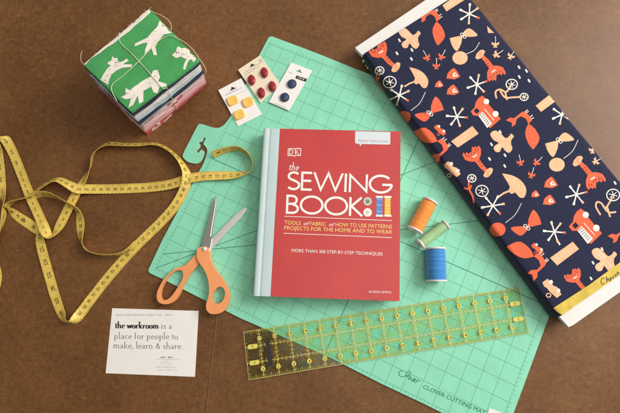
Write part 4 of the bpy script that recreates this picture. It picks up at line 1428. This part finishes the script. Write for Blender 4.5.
for x0 in (0.5, 17.5):
    for y in (1.0, 2.0):
        b.flat([arc(x0 - 0.2, y, 0.13, 0.14, 90, 270, 8) + arc(x0 + 0.2, y, 0.13, 0.14, -90, 90, 8)], 'ruler_y', f5)
        text(b, str(int(y)), (x0 - (0.05 if y > 1.5 else 0.022), y + 0.07), (x0 + (0.05 if y > 1.5 else 0.022), y + 0.07), 0.15, 'black', f6)
b.build('number_labels', clear)
b = MB()
cpl = [(266.0, 340.5), (267.6, 338.8), (269.4, 340.2), (272.4, 362.6), (271.6, 365.2), (269.2, 364.4)]
b.prism([onl(crom(cpl, 3), RZ)], RZ * I + 0.0005, (RZ + 0.05) * I + 0.0004, 'black')
b.build('grip_strip', rl)

# ================================================================== THREAD SPOOLS
def spool(label, pa, pbx, r, rc, m, zs):
    pa3, pb3 = on(pa, zs + rc), on(pbx, zs + rc)
    c = (pa3 + pb3) / 2
    t = thing('thread_spool', label, 'thread spool', (c.x, c.y, zs * I), 'spools of thread beside the red book')
    ax = pb3 - pa3
    L_ = ax.length
    ax.normalize()
    u = Vector((-ax.y, ax.x, 0))
    w = Vector((0, 0, 1))
    n = 32

    def ring(x, rad):
        return [pa3 + ax * x + (u * cos(2 * pi * k / n) + w * sin(2 * pi * k / n)) * rad * I for k in range(n)]
    ct = 0.11 * I
    for x0, d in ((0, 1), (L_, -1)):
        b = MB()
        b.add(ring(x0 + d * 0.03 * I, 0.13), [tuple(range(n))], 'black')  # black disc in the bore: shade of the hollow end put into colour
        b.skin([ring(x0 + d * 0.06 * I, 0.121), ring(x0 + d * 0.01 * I, 0.12), ring(x0 + d * 0.0, 0.14), ring(x0, rc * 0.88), ring(x0 + d * 0.02 * I, rc * 0.98), ring(x0 + d * ct * 0.6, rc), ring(x0 + d * ct, rc * 0.96), ring(x0 + d * (ct + 0.002 * I), 0.2)], 'cap')
        b.build('end_cap', t, smooth=40, recalc=True)
    b = MB()
    rings = []
    x = ct
    k = 0
    pitch = 0.042 * I
    N_ = int((L_ - 2 * ct) / pitch)
    for k in range(N_ + 1):
        xx = ct + (L_ - 2 * ct) * k / N_
        env = 1 - 0.06 * (abs(2 * k / N_ - 1)) ** 6
        rings.append(ring(xx, r * env))
        if k < N_:
            rings.append(ring(xx + (L_ - 2 * ct) / N_ * 0.5, r * env + 0.014))
    rs = random.Random(int(r * 1000))
    shades = [m, m, m + '_dark', m, m + '_light']
    for i in range(len(rings) - 1):
        vs = rings[i] + rings[i + 1]
        b.add(vs, [(k, (k + 1) % n, n + (k + 1) % n, n + k) for k in range(n)], rs.choice(shades))
    b.build('thread', t, smooth=25, recalc=True)


spool('orange sewing thread spool, uppermost of the three lying beside the book', (430.4, 200.5), (414.6, 231), 0.46, 0.52, 'th_orange', MZ)
spool('small pale green thread spool lying between the orange and the blue one', (446.5, 224.3), (419.8, 244.2), 0.31, 0.37, 'th_green', MZ)
spool('blue sewing thread spool, largest and lowest of the three on the mat', (435.2, 247.5), (436.6, 281.6), 0.58, 0.63, 'th_blue', MZ)

# ================================================================== BUSINESS CARD
bc = thing('business_card', 'white printed business card with black serif text, lying on the bare brown table', 'business card', on((152, 341), 0))
b = MB()
b.prism([onl([(112.2, 308.2), (198.6, 310.9), (194.9, 376.8), (105.6, 373.2)], 0.03)], 0.006 * I, 0.03 * I, 'card')
white_card = b.build('card', bc, bevel=0.0001)
b = MB()
fc = lambda p: on(p, 0.036)
kc = lambda x, y: (95 + x / 4.858, 300 + y / 4.858)
strokes(b, 'the workroom', LOW, kc(97, 137), kc(311, 139), 7.0, 'black', fc, nib=(0.72, 0.16))
strokes(b, 'is a', LOW, kc(319, 139), kc(376, 139.5), 7.0, 'grey_ink', fc, nib=(0.34, 0.14))
strokes(b, 'place for people to', LOW, kc(92, 188), kc(405, 191), 7.0, 'grey_ink', fc, nib=(0.34, 0.14))
strokes(b, 'make, learn & share.', LOW, kc(88, 234), kc(428, 238), 7.0, 'grey_ink', fc, nib=(0.34, 0.14))
# rows of tiny print, too small to read: fine broken strokes
r5 = random.Random(9)
def tiny(x0, x1, y, h, m, w=0.35):
    x = x0
    while x < x1:
        if r5.random() < 0.86:
            k = r5.random()
            b.ribbon([kc(x, y), kc(x + (r5.uniform(-1, 1)), y - h * (1 if k > 0.3 else 0.7))], w, m, fc)
        x += r5.uniform(2.6, 4.2)
tiny(103, 372, 76, 8, 'pale_ink')
tiny(320, 378, 281, 6, 'grey_ink', 0.5)
tiny(290, 408, 291, 5, 'pale_ink', 0.3); tiny(315, 375, 303, 5, 'pale_ink', 0.3); tiny(320, 380, 313, 5, 'pale_ink', 0.3)
tiny(300, 395, 328, 5, 'pale_ink', 0.3); tiny(300, 400, 342, 5, 'pale_ink', 0.3)
b.build('printing', white_card)

# ================================================================== MEASURING TAPE
TWD = 0.63
path = [  # px, py, tilt (deg), lift (inches)
    (213, 155, 62, 0.10), (224, 150.5, 74, 0.10), (237, 148.5, 76, 0.10), (247, 153.5, 80, 0.10), (252.5, 163, 82, 0.10), (249.5, 171, 66, 0.10), (239, 174.5, 42, 0.12), (227, 175.4, 22, 0.14), (205, 176, 8, 0.20),
    (187, 179, 2, 0.24), (170, 184.5, 0, 0.16), (147, 187.5, 0, 0.05), (115, 188.8, 0, 0.05), (88, 189, 4, 0.20), (77, 188.6, 14, 0.30), (68, 184, 40, 0.22), (57, 179.5, 52, 0.06), (45, 184.5, 50, 0.03), (33, 193, 46, 0.02), (24, 197.5, 60, 0.02),
    (15, 200.5, 78, 0.02), (8, 204.5, 84, 0.02), (7, 208.5, 70, 0.02), (13, 213, 26, 0.02), (23, 220, 4, 0.03), (32, 226, 2, 0.04), (39, 232.5, 26, 0.06), (39.8, 240, 8, 0.10), (42.5, 252, 0, 0.10), (48, 272, 0, 0.06), (55, 296, 2, 0.03),
    (62, 315, 20, 0.03), (67, 321.5, 62, 0.03), (72.5, 322, 66, 0.03), (80, 314, 18, 0.03), (92, 298, 2, 0.03), (112, 273, 0, 0.03), (135, 247.5, 0, 0.06), (160, 223, 0, 0.08), (175, 206, 4, 0.12), (184, 190, 14, 0.13), (187, 178, 34, 0.12),
    (184.5, 168, 60, 0.08), (177, 157, 74, 0.04), (166, 148, 72, 0.03), (154, 143.8, 62, 0.03), (140, 144.5, 55, 0.03), (124, 144.5, 56, 0.03), (108, 143.8, 50, 0.03), (98, 148.5, 56, 0.03), (92.5, 157, 70, 0.03), (90.5, 167, 64, 0.03),
    (85, 178, 34, 0.06), (78, 190, 8, 0.12), (69, 207, 0, 0.18), (61, 223, 0, 0.14), (55.5, 232, 30, 0.12), (51, 236.5, 62, 0.12), (47.2, 234.5, 56, 0.12), (42.5, 224, 10, 0.16), (36, 209, 0, 0.17), (30, 196, 0, 0.17), (21.5, 174, 0, 0.09),
    (13, 153, 0, 0.05), (6.5, 141, 14, 0.04), (2.2, 136.6, 62, 0.04), (-1.5, 139, 60, 0.04), (-1.2, 152, 14, 0.03), (0.2, 170, 0, 0.03), (1.5, 188, 2, 0.06), (3.6, 200, 40, 0.10), (4.2, 210, 76, 0.06), (2.6, 222, 72, 0.03),
    (-0.6, 234, 50, 0.03), (-6, 246, 20, 0.03), (-7, 258, 10, 0.03), (-3, 276, 0, 0.03), (-6, 292, 10, 0.03), (-16, 306, 10, 0.03)]
path2 = [(31, 196.6, 60, 0.02), (40, 194.2, 66, 0.02), (49, 194.6, 64, 0.02), (58, 198, 72, 0.02), (67, 203, 74, 0.02), (74, 207.5, 64, 0.02), (78.5, 213.5, 36, 0.02), (80.4, 224, 12, 0.02), (80.6, 236, 34, 0.02), (83.5, 246, 70, 0.02), (91, 252.5, 80, 0.02),
         (105, 255.4, 82, 0.02), (121, 254, 82, 0.02), (131, 248.5, 76, 0.01), (137, 243, 66, 0.005)]
b = MB()


def tape(pth, start=1, big=()):
    dense = crom(pth, 10, False)
    cs = []
    for x, y, ph, lf in dense:
        ph = math.radians(max(0, min(86, ph)))
        zc = lf + 0.012 + TWD / 2 * sin(ph)
        cs.append((on((x, y), zc), ph))
    N = len(cs)
    P, A_, Nn = [], [], []
    for i in range(N):
        d = cs[min(i + 1, N - 1)][0] - cs[max(i - 1, 0)][0]
        d.z = 0
        d.normalize()
        n = Vector((-d.y, d.x, 0))
        ph = cs[i][1]
        a = n * cos(ph) + Vector((0, 0, 1)) * sin(ph)
        P.append(cs[i][0]); A_.append(a)
        t = (cs[min(i + 1, N - 1)][0] - cs[max(i - 1, 0)][0]).normalized()
        nn = t.cross(a)
        Nn.append(nn.normalized())
    s = [0.0]
    for i in range(1, N):
        s.append(s[-1] + (P[i] - P[i - 1]).length)
    h = TWD / 2 * I
    th = 0.0003
    rings = []
    for i in range(N):
        rings.append([P[i] + A_[i] * h * v + Nn[i] * th * sg for v, sg in ((-1, 1), (-0.5, 1), (0, 1), (0.5, 1), (1, 1), (1, -1), (0.5, -1), (0, -1), (-0.5, -1), (-1, -1))])
    b.skin(rings, 'tape')

    def at_(ss, v, off):
        i = max(1, min(N - 1, bisect.bisect_left(s, ss)))
        t = (ss - s[i - 1]) / max(1e-9, s[i] - s[i - 1])
        p = P[i - 1].lerp(P[i], t); a = A_[i - 1].lerp(A_[i], t); n = Nn[i - 1].lerp(Nn[i], t)
        return p + a * h * v + n * (th * off)

    def quad(s0, s1, v0, v1, m, off):
        vs = [at_(s0, v0, off), at_(s1, v0, off), at_(s1, v1, off), at_(s0, v1, off)]
        b.add(vs, [(0, 1, 2, 3) if off > 0 else (3, 2, 1, 0)], m)
    tot = s[-1]
    for off in (1.6, -1.6):
        k = 0
        while k * I / 8 < tot - 0.001:                     # eighth-inch ticks on both edges
            ss = k * I / 8
            l_ = 0.42 if k % 8 == 0 else (0.34 if k % 4 == 0 else 0.24)
            quad(ss, ss + 0.0005, -0.97, -0.97 + l_, 'tape_ink', off)
            if k % 2 == 0:
                quad(ss, ss + 0.00045, 0.97 - 0.26, 0.97, 'tape_ink', off)
            k += 1
        side = 1 if off > 0 else -1
        num_ = start
        c0 = 0.4 * I
        while c0 < tot - 0.008:
            cp = bisect.bisect_left(s, c0) / 10.0                  # control point of the path reached here
            inches = any(lo_ <= cp <= hi_ for lo_, hi_ in big)
            num = str(num_)
            vs, fs = font_geo(num)
            x0, x1 = min(v[0] for v in vs), max(v[0] for v in vs)
            ch = max(v[1] for v in vs)
            wv, hv = ((0.44 if len(num) == 2 else 0.24), 0.36) if inches else ((0.34 if len(num) == 2 else 0.19), 0.24)
            out = []
            for x, y in vs:                                       # figures stand across the tape
                across = ((x - x0) / (x1 - x0) - 0.5) * wv * 2 * side
                along = (y / ch - 0.5) * hv * I
                out.append(at_(max(0, min(tot, c0 + along * side)), 0.10 - across * 0.9, off * 1.15))
            b.add(out, [f if off > 0 else tuple(reversed(f)) for f in fs], 'tape_ink')
            num_ += 1
            c0 += (0.88 if inches else 0.46) * I


tape(path, 1, ((24, 33), (62, 99)))
tape(path2, 9)
o = b.build('measuring_tape', None, smooth=40)
tag(o, 'long yellow measuring tape with black figures, looped across the brown table at left', 'measuring tape')

# ================================================================== LIGHT
def area(name, loc, target, size, power, color):
    l = bpy.data.lights.new(name, 'AREA')
    l.shape = 'RECTANGLE'
    l.size, l.size_y = size
    l.energy = power
    l.color = color
    o = bpy.data.objects.new(name, l)
    COL.objects.link(o)
    o.location = loc
    o.rotation_euler = (Vector(target) - Vector(loc)).to_track_quat('-Z', 'Y').to_euler()
    return o


area('window_light', (1.70, 0.78, 1.42), (0.0, 0.0, 0), (1.1, 1.1), 50, (1.0, 0.98, 0.945))
area('warm_fill', (0.35, -0.2, 2.2), (0.1, 0.1, 0), (1.2, 1.2), 9, (1.0, 0.88, 0.72))  # added warm fill lamp, overhead and out of view
w = bpy.data.worlds.new('World')
scene.world = w
w.use_nodes = True
# the room round the table: dim on the left, a bright windowed side to the right and behind
nt = w.node_tree
bg = nt.nodes['Background']
tc = nt.nodes.new('ShaderNodeTexCoord')
dt = nt.nodes.new('ShaderNodeVectorMath'); dt.operation = 'DOT_PRODUCT'
dt.inputs[1].default_value = Vector((0.72, 0.52, 0.45)).normalized()
nt.links.new(tc.outputs['Generated'], dt.inputs[0])
mr = nt.nodes.new('ShaderNodeMapRange')
mr.interpolation_type = 'SMOOTHSTEP'
mr.inputs['From Min'].default_value = 0.15; mr.inputs['From Max'].default_value = 0.95
mr.inputs['To Min'].default_value = 0.14; mr.inputs['To Max'].default_value = 0.85
nt.links.new(dt.outputs['Value'], mr.inputs['Value'])
nt.links.new(mr.outputs['Result'], bg.inputs['Strength'])
bg.inputs['Color'].default_value = (1.0, 0.955, 0.90, 1)

for o in list(bpy.data.objects):
    if '_org' in o:
        del o['_org']
scene.view_settings.view_transform = 'Standard'
scene.view_settings.look = 'None'
scene.view_settings.exposure = 0.16
scene.view_settings.gamma = 1.0
scene.cycles.max_bounces = 10
scene.cycles.transparent_max_bounces = 12
